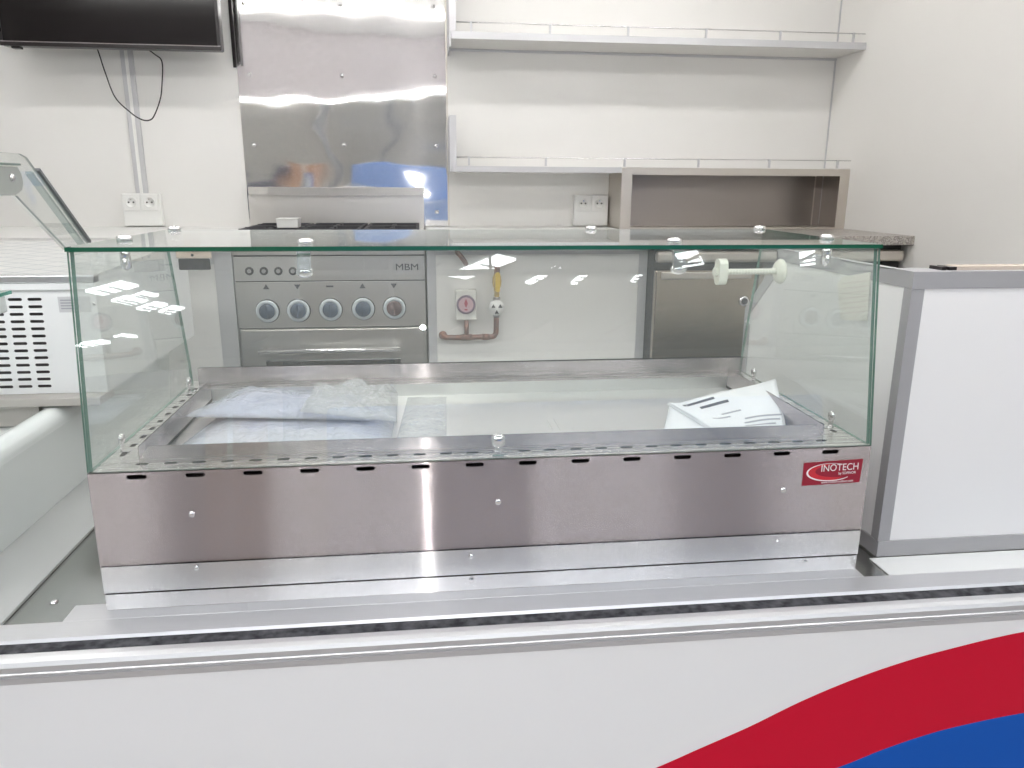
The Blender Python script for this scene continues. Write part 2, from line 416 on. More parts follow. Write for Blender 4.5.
# ================================================================== SETTING
struct('ground', B().box(-30, 30, -40, 12, -1.05, -0.95), CONC)
struct('floor', B().box(-2.6, 1.75, -0.10, 2.42, -0.52, -0.46), VINYL)
struct('wall_back', B().box(-2.6, 1.80, 2.35, 2.42, -0.46, 1.70), WALL)
struct('wall_right', B().box(1.728, 1.80, -0.12, 2.35, -0.46, 1.70), WALLR)
struct('wall_left', B().box(-2.67, -2.6, -0.12, 2.42, -0.46, 1.70), WALL)
struct('ceiling', B().box(-2.67, 1.80, -0.12, 2.42, 1.66, 1.72), CEIL)
struct('trim_3', B().box(1.7225, 1.7275, 2.3445, 2.3495, 0.46, 1.655), ALUV)          # corner bead
struct('wall_header', B().box(-2.67, 1.80, -0.12, -0.07, 1.24, 1.66), HEAD)
wf = struct('wall_front', B().box(-2.67, 1.80, -0.122, -0.105, -0.80, -0.031), PANEL)
wf['label'] = 'white outer panel under the counter with red and blue wave'
def stripe(pts_top, pts_bot):
    poly = pts_top + pts_bot[::-1]; return B().prism(poly, 'Y', -0.1222, -0.1227)
def curve2(p, n=6): return [(v.x, v.y) for v in smooth_path([(a, b, 0) for a, b in p], n)]
redtop = curve2([(-0.25, -0.375), (-0.10, -0.352), (0.05, -0.318), (0.16, -0.283), (0.2413, -0.2514), (0.2978, -0.2273), (0.3764, -0.1941), (0.4544, -0.1564), (0.5333, -0.1245), (0.613, -0.0990), (0.6946, -0.0795), (0.8169, -0.0574), (1.0, -0.038), (1.2, -0.034)])
redbot = curve2([(-0.25, -0.378), (-0.05, -0.368), (0.12, -0.355), (0.28, -0.338), (0.42, -0.316), (0.5357, -0.2836), (0.6012, -0.2593), (0.6675, -0.2387), (0.7349, -0.2239), (0.8454, -0.2088), (1.0, -0.200), (1.2, -0.200)])
blubot = curve2([(-0.25, -0.381), (0.0, -0.385), (0.2, -0.395), (0.4, -0.405), (0.6, -0.400), (0.8, -0.385), (1.0, -0.37), (1.2, -0.37)])
obj('red_stripe', stripe(redtop, redbot), RED, wf, label='red wave band')
obj('blue_stripe', stripe(redbot, blubot), BLUE, wf, label='blue wave band')

# serving rail along the counter edge
prof = [(-0.026, -0.034), (-0.026, 0.0), (-0.052, 0.0), (-0.053, 0.0012), (-0.071, 0.0012), (-0.074, -0.004), (-0.074, -0.008), (-0.101, -0.008),
        (-0.101, -0.001), (-0.104, 0.0), (-0.112, -0.001), (-0.120, -0.0035), (-0.1245, -0.008), (-0.1245, -0.0165), (-0.1265, -0.0175),
        (-0.1265, -0.0195), (-0.1245, -0.0205), (-0.1245, -0.0225), (-0.1265, -0.0235), (-0.1265, -0.032), (-0.1235, -0.033), (-0.1235, -0.034)]
rail = struct('trim_1', B().prism(prof, 'X', -2.6, 1.727), RAIL)
bs = B().box(-2.59, 1.72, -0.1005, -0.0745, -0.0075, -0.0022, 0.001)
obj('brush_seal', bs, BRUSH, rail, label='black fibre seal strip')
struct('counter', B().box(-2.6, 1.727, -0.10, 0.80, -0.075, -0.0355), COUNTER)
struct('trim_2', B().box(0.685, 1.727, -0.0255, 0.0945, -0.0350, -0.0325, 0.001), WHITE)

# trailer lights (in the ceiling and under the hatch header)
def tube_light(name, y, z, x0, x1, label, m=None):
    t = thing(name, ((x0 + x1) / 2, y, z), label, 'light', 'light tubes of the trailer')
    obj('diffuser', B().box(x0, x1, y - 0.02, y + 0.02, z - 0.028, z, 0.008), m or TUBE, t)
    obj('housing', B().box(x0 - 0.02, x1 + 0.02, y - 0.025, y + 0.025, z + 0.0005, z + 0.0195), ALUV, t)
tube_light('ceiling_tube_light', 0.75, 1.64, -1.9, 1.4, 'long light tube on the ceiling nearer the hatch')
tube_light('ceiling_tube_light', 1.62, 1.64, -1.9, 1.4, 'long light tube on the ceiling nearer the back wall')
tube_light('hatch_tube_light', -0.095, 1.219, -1.9, 1.6, 'long light tube under the hatch header', HTUBE)

# ================================================================== HALL behind the viewer (seen in the reflections, save the added near lights)
struct('wall_hall', B().box(-30, 30, -25.2, -25, -0.95, 5.0), HWALL)
roof = struct('ceiling_hall', B().box(-30, 30, -30, -2.2, 5.0, 5.1), HROOF)
wn = 1
lights = [(x, y, 1.7, 1.5, 0) for y in (-6.4,) for x in (-7.0, -4.0, -1.0, 2.0, 5.0, 8.0)]  # near row is unseen, added to brighten the hall and truck front
lights += [(-6.9, -16.08, 1.25, 0.42, 35), (-6.42, -16.70, 0.48, 0.36, 40), (-6.92, -17.14, 0.62, 0.52, 38), (-6.62, -17.74, 0.85, 0.32, 43), (-6.28, -18.10, 0.75, 0.30, 48),
           (-8.48, -21.14, 0.50, 0.42, 40), (-9.75, -22.05, 1.2, 0.40, 28), (1.15, -14.70, 1.7, 0.50, 55), (2.60, -15.35, 1.3, 0.16, 68), (3.50, -15.55, 0.95, 0.14, 82), (4.83, -15.55, 0.7, 0.12, 90),
           (5.62, -14.2, 1.0, 0.45, -62), (8.28, -14.2, 1.0, 0.32, -62)]
for x, y, sx, sy, a in lights:
    R_ = Matrix.Translation((x, y, 0)) @ Matrix.Rotation(math.radians(a), 4, 'Z')
    b = B().box(-sx / 2, sx / 2, -sy / 2, sy / 2, 4.94, 4.99); bmesh.ops.transform(b.bm, matrix=R_, verts=b.bm.verts)
    w = struct('skylight_or_fill_%d' % wn, b, SKYL); wn += 1
    g = B()
    for k in (-0.17, 0.17): g.box(k * sx - 0.012, k * sx + 0.012, -sy / 2, sy / 2, 4.90, 4.935)
    bmesh.ops.transform(g.bm, matrix=R_, verts=g.bm.verts)
    obj('glazing_bar', g, TRUSS, w)
for y in (-9.6, -13.0, -20.0):
    b = B(); b.box(-25, 25, y - 0.06, y + 0.06, 4.30, 4.40)
    for k in range(-20, 20): b.cyl((k * 1.2, y, 4.4), ((k + 1) * 1.2, y, 4.99) if k % 2 == 0 else (k * 1.2, y, 4.99), 0.03, seg=6)
    struct('beam', b, TRUSS)
struct('column', B().box(-1.62, -1.46, -7.3, -7.14, -0.95, 4.99, 0.01), TRUSS)
struct('column', B().box(-0.62, -0.54, -10.3, -10.2, -0.95, 4.99, 0.01), TRUSS)
# a blue covered trailer and two boxes standing in the hall
tr = thing('covered_trailer', (1.6, -8.0, -0.95), 'blue tarpaulin covered trailer standing across the hall', 'trailer')
obj('cover', B().box(-1.2, 4.6, -9.8, -7.4, -0.35, 1.18, 0.06), TARP, tr)
obj('chassis', B().box(-1.1, 4.5, -9.7, -7.5, -0.52, -0.355), TRUSS, tr)
for x in (0.6, 2.6):
    for y in (-7.62, -9.6): obj('wheel', B().lathe([(0.12, -0.1), (0.30, -0.1), (0.33, -0.05), (0.33, 0.05), (0.30, 0.1), (0.12, 0.1)], (x, y, -0.62), (0, 1, 0)), TYRE, tr)
bx = thing('cardboard_box', (-1.75, -6.5, -0.95), 'tall brown cardboard box on the hall floor', 'box')
obj('carton', B().box(-2.15, -1.70, -6.8, -6.2, -0.95, 1.0, 0.01), CARD, bx)
obj('packing_tape', B().box(-1.95, -1.90, -6.801, -6.199, -0.95, 1.0005), NOTE, bx)
bx = thing('navy_crate', (-2.4, -6.6, -0.95), 'dark navy crate beside the cardboard box', 'crate')
obj('crate_body', B().box(-2.72, -2.18, -6.9, -6.3, -0.95, 0.80, 0.02), CRATE, bx)
obj('crate_lid', B().box(-2.74, -2.16, -6.92, -6.28, 0.801, 0.84, 0.01), CRATE, bx)

# ================================================================== DISPLAY CASE
case = thing('display_case', (0, 0.25, -0.035), 'long stainless refrigerated glass display case in the middle of the counter', 'display case')
# fascia with slots
fs = [stadium(-0.533 + 0.0818 * k, 0.2117, 0.028, 0.0068) for k in range(14)]
obj('fascia', B().mesh(holed(RECT(-0.6, 0.6, 0.0716, 0.2185), fs, 0.0014, XZ(0.0007))), STEEL, case)
kp = B().box(-0.5985, 0.5985, -0.0026, -0.0002, 0.0296, 0.0722); obj('kick_strip', kp, STEELK, case)
obj('lower_strip', B().box(-0.5985, 0.5985, -0.0004, 0.0010, 0.0005, 0.0258), STEELK, case)
obj('base_plate', B().box(-0.652, 0.6005, -0.0255, 0.0200, -0.0350, 0.0002, 0.0008), RAIL, case)
bd = B().box(-0.6, -0.5985, 0.0015, 0.54, -0.035, 0.2185).box(0.5985, 0.6, 0.0015, 0.54, -0.035, 0.2185).box(-0.598, 0.598, 0.5385, 0.54, -0.035, 0.2185)
obj('side_panels', bd, STEEL, case)
# deck with slots around the well
slots = [stadium(-0.5355 + 0.04104 * k, 0.033, 0.0195, 0.0095) for k in range(27)]
for x in (-0.578, 0.578):
    slots += [stadium(x, 0.0786 + 0.0437 * k, 0.009, 0.018) for k in range(10)]
deck = B().mesh(holed(RECT(-0.6, 0.6, 0.0, 0.54), slots + [RECT(-0.548, 0.548, 0.056, 0.472)], 0.0004, XY(0.2197)))
obj('deck', deck, STEELT, case)
# rim around the well
rm = B().prism([(-0.5455, 0.2200), (0.5455, 0.2200), (0.532, 0.2400), (-0.532, 0.2400)], 'Y', 0.0555, 0.0570)
rm.box(-0.548, -0.5465, 0.0575, 0.470, 0.2, 0.2385).box(0.5465, 0.548, 0.0575, 0.470, 0.2, 0.2385)
obj('rim', rm, STEEL, case)
wl = B().box(-0.5462, 0.5462, 0.0575, 0.4715, 0.1930, 0.1945)
wl.box(-0.5462, 0.5462, 0.4715, 0.4728, 0.1930, 0.2195)
wl.box(-0.5462, 0.5462, 0.0572, 0.0580, 0.1930, 0.2200)
WELL = brushed('well_steel', (0.80, 0.80, 0.785), 0.3, 0.4, (0, 1, 0), (380, 3, 380), 0.06)
obj('well', wl, WELL, case)
up = B().prism([(-0.584, 0.2201), (0.590, 0.2201), (0.606, 0.2201), (0.606, 0.2500), (-0.584, 0.2520)], 'Y', 0.520, 0.5215)
up.box(-0.584, 0.606, 0.5215, 0.5375, 0.2485, 0.2500); up.box(0.0, 0.0012, 0.5190, 0.5199, 0.2205, 0.2505)
obj('rear_upstand', up, STEEL, case)
# panes
def pane(name, poly_lo, poly_hi, side): return obj(name, B().hexa(poly_lo, poly_hi, 0, side), [GLASS, GEDGE, GEDGES, GEDGEW], case, label=name.replace('_', ' '))
n = Vector((0, 0.311, -0.062)).normalized() * 0.006
fr = [Vector(p) for p in ((-0.6, 0.0008, 0.2204), (0.6, 0.0008, 0.2204), (0.6125, 0.0628, 0.5295), (-0.6125, 0.0628, 0.5295))]
pane('front_glass', fr, [p + n for p in fr], [2, 2, 1, 2])
for s in (-1, 1):
    x0, x1 = s * 0.5945, s * 0.6000
    poly = [(0.0072, 0.2204), (0.520, 0.2204), (0.520, 0.262), (0.487, 0.505), (0.478, 0.5295), (0.0692, 0.5295)]
    k = 0.011
    lo = [Vector((x0 + s * k * (z - 0.22) / 0.31, y, z)) for y, z in poly]; hi = [Vector((x1 + s * k * (z - 0.22) / 0.31, y, z)) for y, z in poly]
    pane('side_glass', lo, hi, [2, 2, 2, 2, 1, 2])
tp = [(-0.613, 0.0575), (0.613, 0.0575), (0.613, 0.502), (-0.613, 0.502)]
pane('top_glass', [(x, y, 0.5300) for x, y in tp], [(x, y, 0.5362) for x, y in tp], [1, 2, 3, 2])
# clamps holding the panes
def clamp_top(x, y, kind):
    b = B(); b.lathe([(0.0115, 0), (0.0125, 0.002), (0.011, 0.006), (0.006, 0.008)], (x, y, 0.5365), (0, 0, 1), 24)
    if kind == 'front':
        b.box(x - 0.011, x + 0.011, y - 0.028, y + 0.010, 0.5255, 0.5295, 0.001)
        b.hexa([(x - 0.010, y - 0.028, 0.5295), (x + 0.010, y - 0.028, 0.5295), (x + 0.010, y - 0.020, 0.5295), (x - 0.010, y - 0.020, 0.5295)],
               [(x - 0.010, y - 0.036, 0.500), (x + 0.010, y - 0.036, 0.500), (x + 0.010, y - 0.028, 0.500), (x - 0.010, y - 0.028, 0.500)])
        b.ball((x, y - 0.028, 0.4965), 0.0115, (1.15, 0.8, 0.75))
    elif kind == 'side':
        s = 1 if x > 0 else -1
        b.box(x - 0.010, x + 0.010, y - 0.01, y + 0.01, 0.5255, 0.5295, 0.001)
        b.cyl((x + s * 0.002, y, 0.5295), (x + s * 0.002, y, 0.492), 0.008, seg=16)
        b.lathe([(0.011, 0), (0.012, 0.003), (0.009, 0.007)], (x + s * 0.004, y, 0.500), (-s, 0, 0), 20)
    else:
        b.lathe([(0.011, 0), (0.012, 0.002), (0.010, 0.005)], (x, y, 0.5296), (0, 0, -1), 20)
    obj('glass_clamp', b, CHROME, case)
clamp_top(-0.289, 0.112, 'front'); clamp_top(0.289, 0.112, 'front')
clamp_top(-0.584, 0.205, 'side'); clamp_top(0.590, 0.190, 'side')
clamp_top(-0.592, 0.490, 'rear'); clamp_top(0.600, 0.488, 'rear'); clamp_top(0.235, 0.488, 'rear')
def clip(x, y):
    s = 1 if x > 0 else -1; xi = x - s * 0.004
    b = B().box(min(xi, xi - s * 0.003), max(xi, xi - s * 0.003), y - 0.007, y + 0.007, 0.2200, 0.238, 0.0008)
    b.lathe([(0.0085, 0), (0.0085, 0.003), (0.007, 0.0055)], (xi, y, 0.241), (-s, 0, 0), 20)
    b.box(min(xi, xi - s * 0.014), max(xi, xi - s * 0.014), y - 0.007, y + 0.007, 0.2200, 0.2218, 0.0005)
    obj('glass_clip', b, CHROME, case)
clip(-0.5895, 0.093); clip(-0.5895, 0.453); clip(0.5895, 0.419); clip(0.5895, 0.099)
b = B().ball((-0.0045, 0.016, 0.2440), 0.0118, (1, 0.75, 1)); b.box(-0.014, 0.005, 0.0085, 0.024, 0.2201, 0.2245, 0.001).cyl((-0.0045, 0.017, 0.2245), (-0.0045, 0.017, 0.238), 0.006, seg=14)
obj('glass_clamp', b, CHROME, case)
for x, z in ((-0.4615, 0.1502), (-0.0064, 0.1491), (0.4566, 0.1488)):
    b = B().lathe([(0.0055, 0), (0.0055, 0.0008), (0.0042, 0.0026), (0.002, 0.0032)], (x, -0.0001, z), (0, -1, 0), 16)
    obj('screw', b, CHROME, case)
for x, z in ((-0.4625, 0.0640), (-0.049, 0.0600), (0.4551, 0.0590), (-0.049, 0.018), (0.508, 0.018)):
    b = B().lathe([(0.0042, 0), (0.0042, 0.0006), (0.003, 0.002)], (x, -0.0027 if z > 0.03 else -0.0005, z), (0, -1, 0), 14)
    obj('screw', b, CHROME, case)
# maker's sticker
stk = obj('sticker', B().prism([(0.4875, 0.1550), (0.5865, 0.1575), (0.5880, 0.1978), (0.4875, 0.1945)], 'Y', -0.0001, -0.0006), STRED, case, label='red maker sticker reading INOTECH')
ell = [(0.5300 + 0.0375 * math.cos(a), 0.1775 + 0.0150 * math.sin(a)) for a in [2 * PI * k / 48 for k in range(48)]]
cres_o = [(0.5330 + 0.0400 * math.cos(a), 0.1770 + 0.0155 * math.sin(a)) for a in [math.radians(60 + 262 * k / 50) for k in range(51)]]
cres_i = [(0.5345 + 0.0385 * math.cos(a), 0.1775 + 0.0143 * math.sin(a)) for a in [math.radians(60 + 262 * k / 50) for k in range(51)]]
b = B()
red_o = [(0.5335 + 0.0385 * math.cos(a), 0.1772 + 0.0142 * math.sin(a)) for a in [math.radians(95 + 195 * k / 40) for k in range(41)]]
red_i = [(0.5440 + 0.0360 * math.cos(a), 0.1790 + 0.0110 * math.sin(a)) for a in [math.radians(95 + 195 * k / 40) for k in range(41)]]
def ribbon(b, o, i, y0, y1):
    for k in range(len(o) - 1): b.hexa([(p[0], y0, p[1]) for p in (o[k], o[k + 1], i[k + 1], i[k])], [(p[0], y1, p[1]) for p in (o[k], o[k + 1], i[k + 1], i[k])])
ribbon(b, red_o, red_i, -0.0007, -0.0009); obj('crescent', b, STRED2, stk)
b = B(); ribbon(b, cres_o, cres_i, -0.0009, -0.0011)
def stx(s, size, x, z, sx=1.0): b.mesh(text_mesh(s, size, 0.0001, Matrix.Translation((x, -0.0010, z)) @ Matrix.Rotation(-0.028, 4, 'Y') @ XZ(0), 'LEFT', 0, sx))
stx('INOTECH', 0.0165, 0.5170, 0.1785, 0.90)
stx('by SOFINOR', 0.0060, 0.5480, 0.1725, 0.92)
stx('www.inotech-sofinor.com', 0.0058, 0.5200, 0.1578, 0.90)
obj('lettering', b, STW, stk, label='white lettering')
# hinge plate hanging at the rear left corner under the top pane
b = B().box(-0.594, -0.527, 0.4900, 0.4930, 0.4815, 0.5060, 0.001).box(-0.575, -0.545, 0.4860, 0.4899, 0.4950, 0.5292, 0.0008)
hp = obj('hinge_plate', b, mat('beige_hinge', (0.62, 0.50, 0.42), 0.4), case)
obj('hinge_screw', B().cyl((-0.563, 0.4898, 0.4880), (-0.563, 0.4885, 0.4880), 0.0028, seg=12), BLACK, hp)
b = B().box(-0.590, -0.531, 0.4860, 0.4960, 0.4590, 0.4812, 0.002); obj('hinge_block', b, BLACK, case)

# ivory plastic screw holder stuck on the right pane
h = thing('plastic_clamp_screw', (0.54, 0.37, 0.433), 'ivory plastic wing screw with ribbed rod held to the right side glass', 'clamp')
px = 0.6010; py, pz = 0.372, 0.4600
obj('suction_disc', B().lathe([(0.024, 0), (0.025, 0.003), (0.021, 0.009), (0.008, 0.012)], (px + 0.0, py, pz), (-1, 0, 0), 32), CREAM, h)
b = B(); prof = []
for k in range(17): prof += [(0.0066, 0.012 + k * 0.0062), (0.0050, 0.0145 + k * 0.0062), (0.0050, 0.0165 + k * 0.0062)]
obj('ribbed_rod', b.lathe(prof, (px, py, pz), (-1, 0, 0), 20), CREAM, h)
b = B().prism(stadium(py, pz, 0.030, 0.052, 8), 'X', px - 0.134, px - 0.117); b.cyl((px - 0.134, py, pz), (px - 0.140, py, pz), 0.009, seg=16)
obj('wing_head', b, CREAM, h)

# ================================================================== what lies in the case
def sheet_mesh(corners, n=14, f=None, th=0.0006, mi=0):
    b = B(); t = bmesh.new(); P = [Vector(c) for c in corners]; g = []
    for i in range(n + 1):
        row = []
        for j in range(n + 1):
            u, v = j / n, i / n
            p = (1 - v) * ((1 - u) * P[0] + u * P[1]) + v * ((1 - u) * P[3] + u * P[2])
            if f: p = p + Vector((0, 0, f(u, v, p)))
            row.append(p)
        g.append(row)
    top = [[t.verts.new(p + Vector((0, 0, th))) for p in r] for r in g]; bot = [[t.verts.new(p) for p in r] for r in g]
    for i in range(n):
        for j in range(n):
            t.faces.new((top[i][j], top[i][j + 1], top[i + 1][j + 1], top[i + 1][j])); t.faces.new((bot[i][j], bot[i + 1][j], bot[i + 1][j + 1], bot[i][j + 1]))
    for k in range(n):
        t.faces.new((bot[0][k], bot[0][k + 1], top[0][k + 1], top[0][k])); t.faces.new((bot[n][k + 1], bot[n][k], top[n][k], top[n][k + 1]))
        t.faces.new((bot[k + 1][0], bot[k][0], top[k][0], top[k + 1][0])); t.faces.new((bot[k][n], bot[k + 1][n], top[k + 1][n], top[k][n]))
    bmesh.ops.recalc_face_normals(t, faces=t.faces); b._merge(t, mi, True); return b
def pillow(corners, h, seed, n=30, base=0.0, crumple=0.35, fs=18):
    """soft closed bag: flat below, puffed and creased above"""
    def f(u, v, p):
        e = min(1, 5.0 * min(u, 1 - u, v, 1 - v)); e = e ** 0.6
        q = Vector((p.x * fs + seed, p.y * fs, seed * 1.7))
        w = noise.noise(q) + 0.5 * noise.noise(q * 2.3)
        return max(0, h * e * (1 + crumple * w))
    return f
ZF = 0.1950
# lower flat bag of papers
def doc_bag(name, label, corners, h, seed, filmmat, paper=None, pm=PAPER, cr=0.3, fs=16, inset=0.05, group='plastic bags lying in the case'):
    c = [Vector(p) for p in corners]; ctr = sum(c, Vector()) / 4
    t = thing(name, ctr, label, 'bag', group)
    f = pillow(c, h, seed, crumple=cr, fs=fs)
    obj('film', sheet_mesh(c, 34, f, 0.0004), filmmat, t)
    if paper:
        for k in range(paper):
            s = 0.90 - 0.05 * k
            pc = [ctr + (p - ctr) * s + Vector((0.006 * k, 0.004 * k, 0.0008 + 0.0012 * k)) for p in c]
            obj('document', sheet_mesh(pc, 20, lambda u, v, p: 0.62 * f(min(1, max(0, u)), v, p), 0.0006), pm if k == 0 else PAPERB, t)
    return t
doc_bag('document_bag', 'flat cloudy bag of papers at the bottom of the pile on the left', [(-0.530, 0.165, ZF), (-0.175, 0.160, ZF), (-0.170, 0.400, ZF), (-0.500, 0.400, ZF)], 0.016, 3.1, FILM, 2)
doc_bag('document_bag', 'puffed bluish bag of papers on top of the pile', [(-0.545, 0.285, ZF + 0.0215), (-0.205, 0.225, ZF + 0.0225), (-0.230, 0.455, ZF + 0.0045), (-0.515, 0.462, ZF + 0.0045)], 0.027, 8.4, FILM, 2, PAPERB, 0.45)
doc_bag('crumpled_bag', 'crumpled clear plastic bag lying over the right end of the pile', [(-0.335, 0.235, ZF + 0.040), (-0.165, 0.215, ZF + 0.022), (-0.170, 0.455, ZF + 0.010), (-0.340, 0.462, ZF + 0.026)], 0.022, 15.2, FILMC, None, cr=0.9, fs=30)
doc_bag('clear_bag', 'thin empty clear bag flat on the well floor right of the pile', [(-0.168, 0.150, ZF), (-0.080, 0.150, ZF), (-0.070, 0.452, ZF), (-0.150, 0.455, ZF)], 0.008, 22.7, FILMC, None, cr=0.8, fs=34)
# two leaflets on the right
lf = obj('paper_sheet', sheet_mesh([(0.300, 0.150, ZF), (0.520, 0.150, ZF), (0.520, 0.330, ZF), (0.372, 0.332, ZF)], 12, lambda u, v, p: 0.002 * math.sin(3 * u) ** 2, 0.0008), PAPER)
tag(lf, 'plain white sheet lying under the printed leaflet', 'paper', 'loose papers in the case')
lt = thing('printed_leaflet', (0.47, 0.26, ZF + 0.006), 'white printed leaflet with one corner curled up against the right rim', 'paper', 'loose papers in the case')
LC = [(0.397, 0.158, ZF + 0.004), (0.532, 0.150, ZF + 0.006), (0.576, 0.302, ZF + 0.006), (0.374, 0.345, ZF + 0.005)]
def lcurl(u, v, p): return 0.053 * (max(0, u * v - 0.12) / 0.88) ** 0.95 + 0.0015 * math.sin(9 * u + 4 * v) + 0.001
obj('page', sheet_mesh(LC, 20, lcurl, 0.0007), PAPER, lt)
LC2 = [tuple(Vector(p) + Vector((-0.004, -0.001, -0.003))) for p in LC]
obj('back_page', sheet_mesh(LC2, 20, lcurl, 0.0007), PAPER, lt)
def on_leaf(u0, v0, u1, v1, n=8, m=3):
    P = [Vector(c) for c in LC]
    def pt(u, v):
        p = (1 - v) * ((1 - u) * P[0] + u * P[1]) + v * ((1 - u) * P[3] + u * P[2]); return p + Vector((0, 0, lcurl(u, v, p) + 0.0011))
    b = B(); t = bmesh.new()
    g = [[t.verts.new(pt(u0 + (u1 - u0) * j / n, v0 + (v1 - v0) * i / m)) for j in range(n + 1)] for i in range(m + 1)]
    for i in range(m):
        for j in range(n): t.faces.new((g[i][j], g[i][j + 1], g[i + 1][j + 1], g[i + 1][j]))
    r = bmesh.ops.extrude_face_region(t, geom=list(t.faces)); bmesh.ops.translate(t, vec=(0, 0, 0.0002), verts=[e for e in r['geom'] if isinstance(e, bmesh.types.BMVert)])
    bmesh.ops.recalc_face_normals(t, faces=t.faces); b._merge(t); return b
obj('printed_heading', on_leaf(0.10, 0.86, 0.40, 0.915), INK, lt)
obj('printed_heading', on_leaf(0.22, 0.715, 0.50, 0.775), INK, lt)
for (u0, v0, u1, v1) in ((0.22, 0.40, 0.42, 0.43), (0.35, 0.48, 0.56, 0.51), (0.52, 0.22, 0.95, 0.25), (0.55, 0.30, 0.98, 0.33), (0.50, 0.14, 0.88, 0.17), (0.30, 0.06, 0.40, 0.09)):
    obj('printed_line', on_leaf(u0, v0, u1, v1, 8, 1), INKL, lt)

# ================================================================== BACK WALL
# polished splashback
sb = thing('splashback', (-0.417, 2.345, 0.45), 'tall polished stainless splashback sheet behind the cooker', 'splashback')
obj('sheet', B().box(-0.839, 0.005, 2.3440, 2.3495, 0.452, 1.655), MIRROR, sb)
obj('folded_edge', B().box(0.0055, 0.0125, 2.3400, 2.3495, 0.452, 1.655), STEELB, sb)
for x, z in ((-0.796, 1.324), (-0.416, 1.331), (-0.042, 1.335), (-0.7935, 1.059), (-0.4214, 1.063), (-0.0393, 1.067), (-0.795, 0.783), (-0.427, 0.787), (-0.041, 0.787), (-0.042, 0.5115)):
    obj('rivet', B().lathe([(0.009, 0), (0.0085, 0.002), (0.005, 0.005), (0.0015, 0.006)], (x, 2.3439, z), (0, -1, 0), 18), CHROME, sb)
obj('black_edge_strip', B().box(-0.853, -0.8395, 2.3375, 2.3495, 1.083, 1.655), BLACK, sb)

# shelves
def gallery(parent, z0, z1, xs, x0, x1, y=2.128):
    obj('gallery_rod', B().cyl((x0, y, z1), (x1, y, z1), 0.0024, seg=10), CHROME, parent)
    for x in xs: obj('rail_post', B().box(x - 0.004, x + 0.004, y - 0.003, y + 0.003, z0, z1 + 0.003), ALUV, parent)
us = thing('wall_shelf', (0.87, 2.23, 1.174), 'upper white wall shelf with grey front edge and thin rail', 'shelf', 'railed shelves on the back wall')
obj('shelf_board', B().box(0.0210, 1.7275, 2.1205, 2.3495, 1.1755, 1.2000), WALL, us)
obj('front_edge', B().box(0.0210, 1.7275, 2.1130, 2.1200, 1.1745, 1.2015, 0.001), ALUV, us)
obj('back_strip', B().box(0.0210, 1.7275, 2.3400, 2.3495, 1.1660, 1.1750), ALUV, us)
obj('end_bracket', B().box(0.0135, 0.0205, 2.115, 2.3495, 1.147, 1.50, 0.002).box(0.0135, 0.0400, 2.1130, 2.1145, 1.2025, 1.50), ALUV, us)
gallery(us, 1.2015, 1.237, (0.099, 0.4103, 0.7249, 1.0466, 1.3596, 1.6753), 0.042, 1.7275)
ls = thing('wall_shelf', (0.87, 2.23, 0.677), 'lower white wall shelf with thin rail, running over the steel niche', 'shelf', 'railed shelves on the back wall')
obj('shelf_board', B().box(0.0210, 0.7200, 2.1305, 2.3495, 0.6780, 0.6995).box(0.7200, 1.7275, 2.1305, 2.3495, 0.7002, 0.7030), WALL, ls)
obj('front_edge', B().box(0.0210, 0.7200, 2.1230, 2.1300, 0.6770, 0.7005, 0.001), ALUV, ls)
obj('end_bracket', B().box(0.0085, 0.0205, 2.123, 2.3495, 0.677, 0.895, 0.002).box(0.0085, 0.0365, 2.1215, 2.1228, 0.70, 0.895), ALUV, ls)
gallery(ls, 0.7030, 0.735, (0.0868, 0.4022, 0.7335, 1.051, 1.3623, 1.668), 0.036, 1.7275, 2.134)
nc = thing('steel_niche', (1.22, 2.23, 0.449), 'open stainless steel niche box on the granite worktop', 'niche')
obj('frame', B().box(0.7235, 0.7670, 2.1280, 2.1300, 0.4495, 0.6995).box(1.6838, 1.7270, 2.1280, 2.1300, 0.4495, 0.6995).box(0.7670, 1.6838, 2.1280, 2.1300, 0.6705, 0.6995).box(0.7670, 1.6838, 2.1280, 2.1300, 0.4495, 0.4560), STEELB, nc)
obj('shell', B().box(0.7215, 0.7230, 2.1300, 2.3490, 0.4495, 0.6995).box(1.7255, 1.7270, 2.1300, 2.3490, 0.4495, 0.6995).box(0.7230, 1.7255, 2.1300, 2.3490, 0.6980, 0.6995).box(0.7230, 1.7255, 2.1300, 2.3490, 0.4495, 0.4510), STEELB, nc)
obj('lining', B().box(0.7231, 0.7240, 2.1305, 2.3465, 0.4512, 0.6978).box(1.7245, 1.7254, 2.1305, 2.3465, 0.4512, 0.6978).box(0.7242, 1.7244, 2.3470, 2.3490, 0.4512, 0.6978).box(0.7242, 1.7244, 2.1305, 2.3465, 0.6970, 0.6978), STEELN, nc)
obj('corner_seam', B().box(1.6850, 1.6900, 2.3440, 2.3468, 0.4515, 0.6975), STEELB, nc)

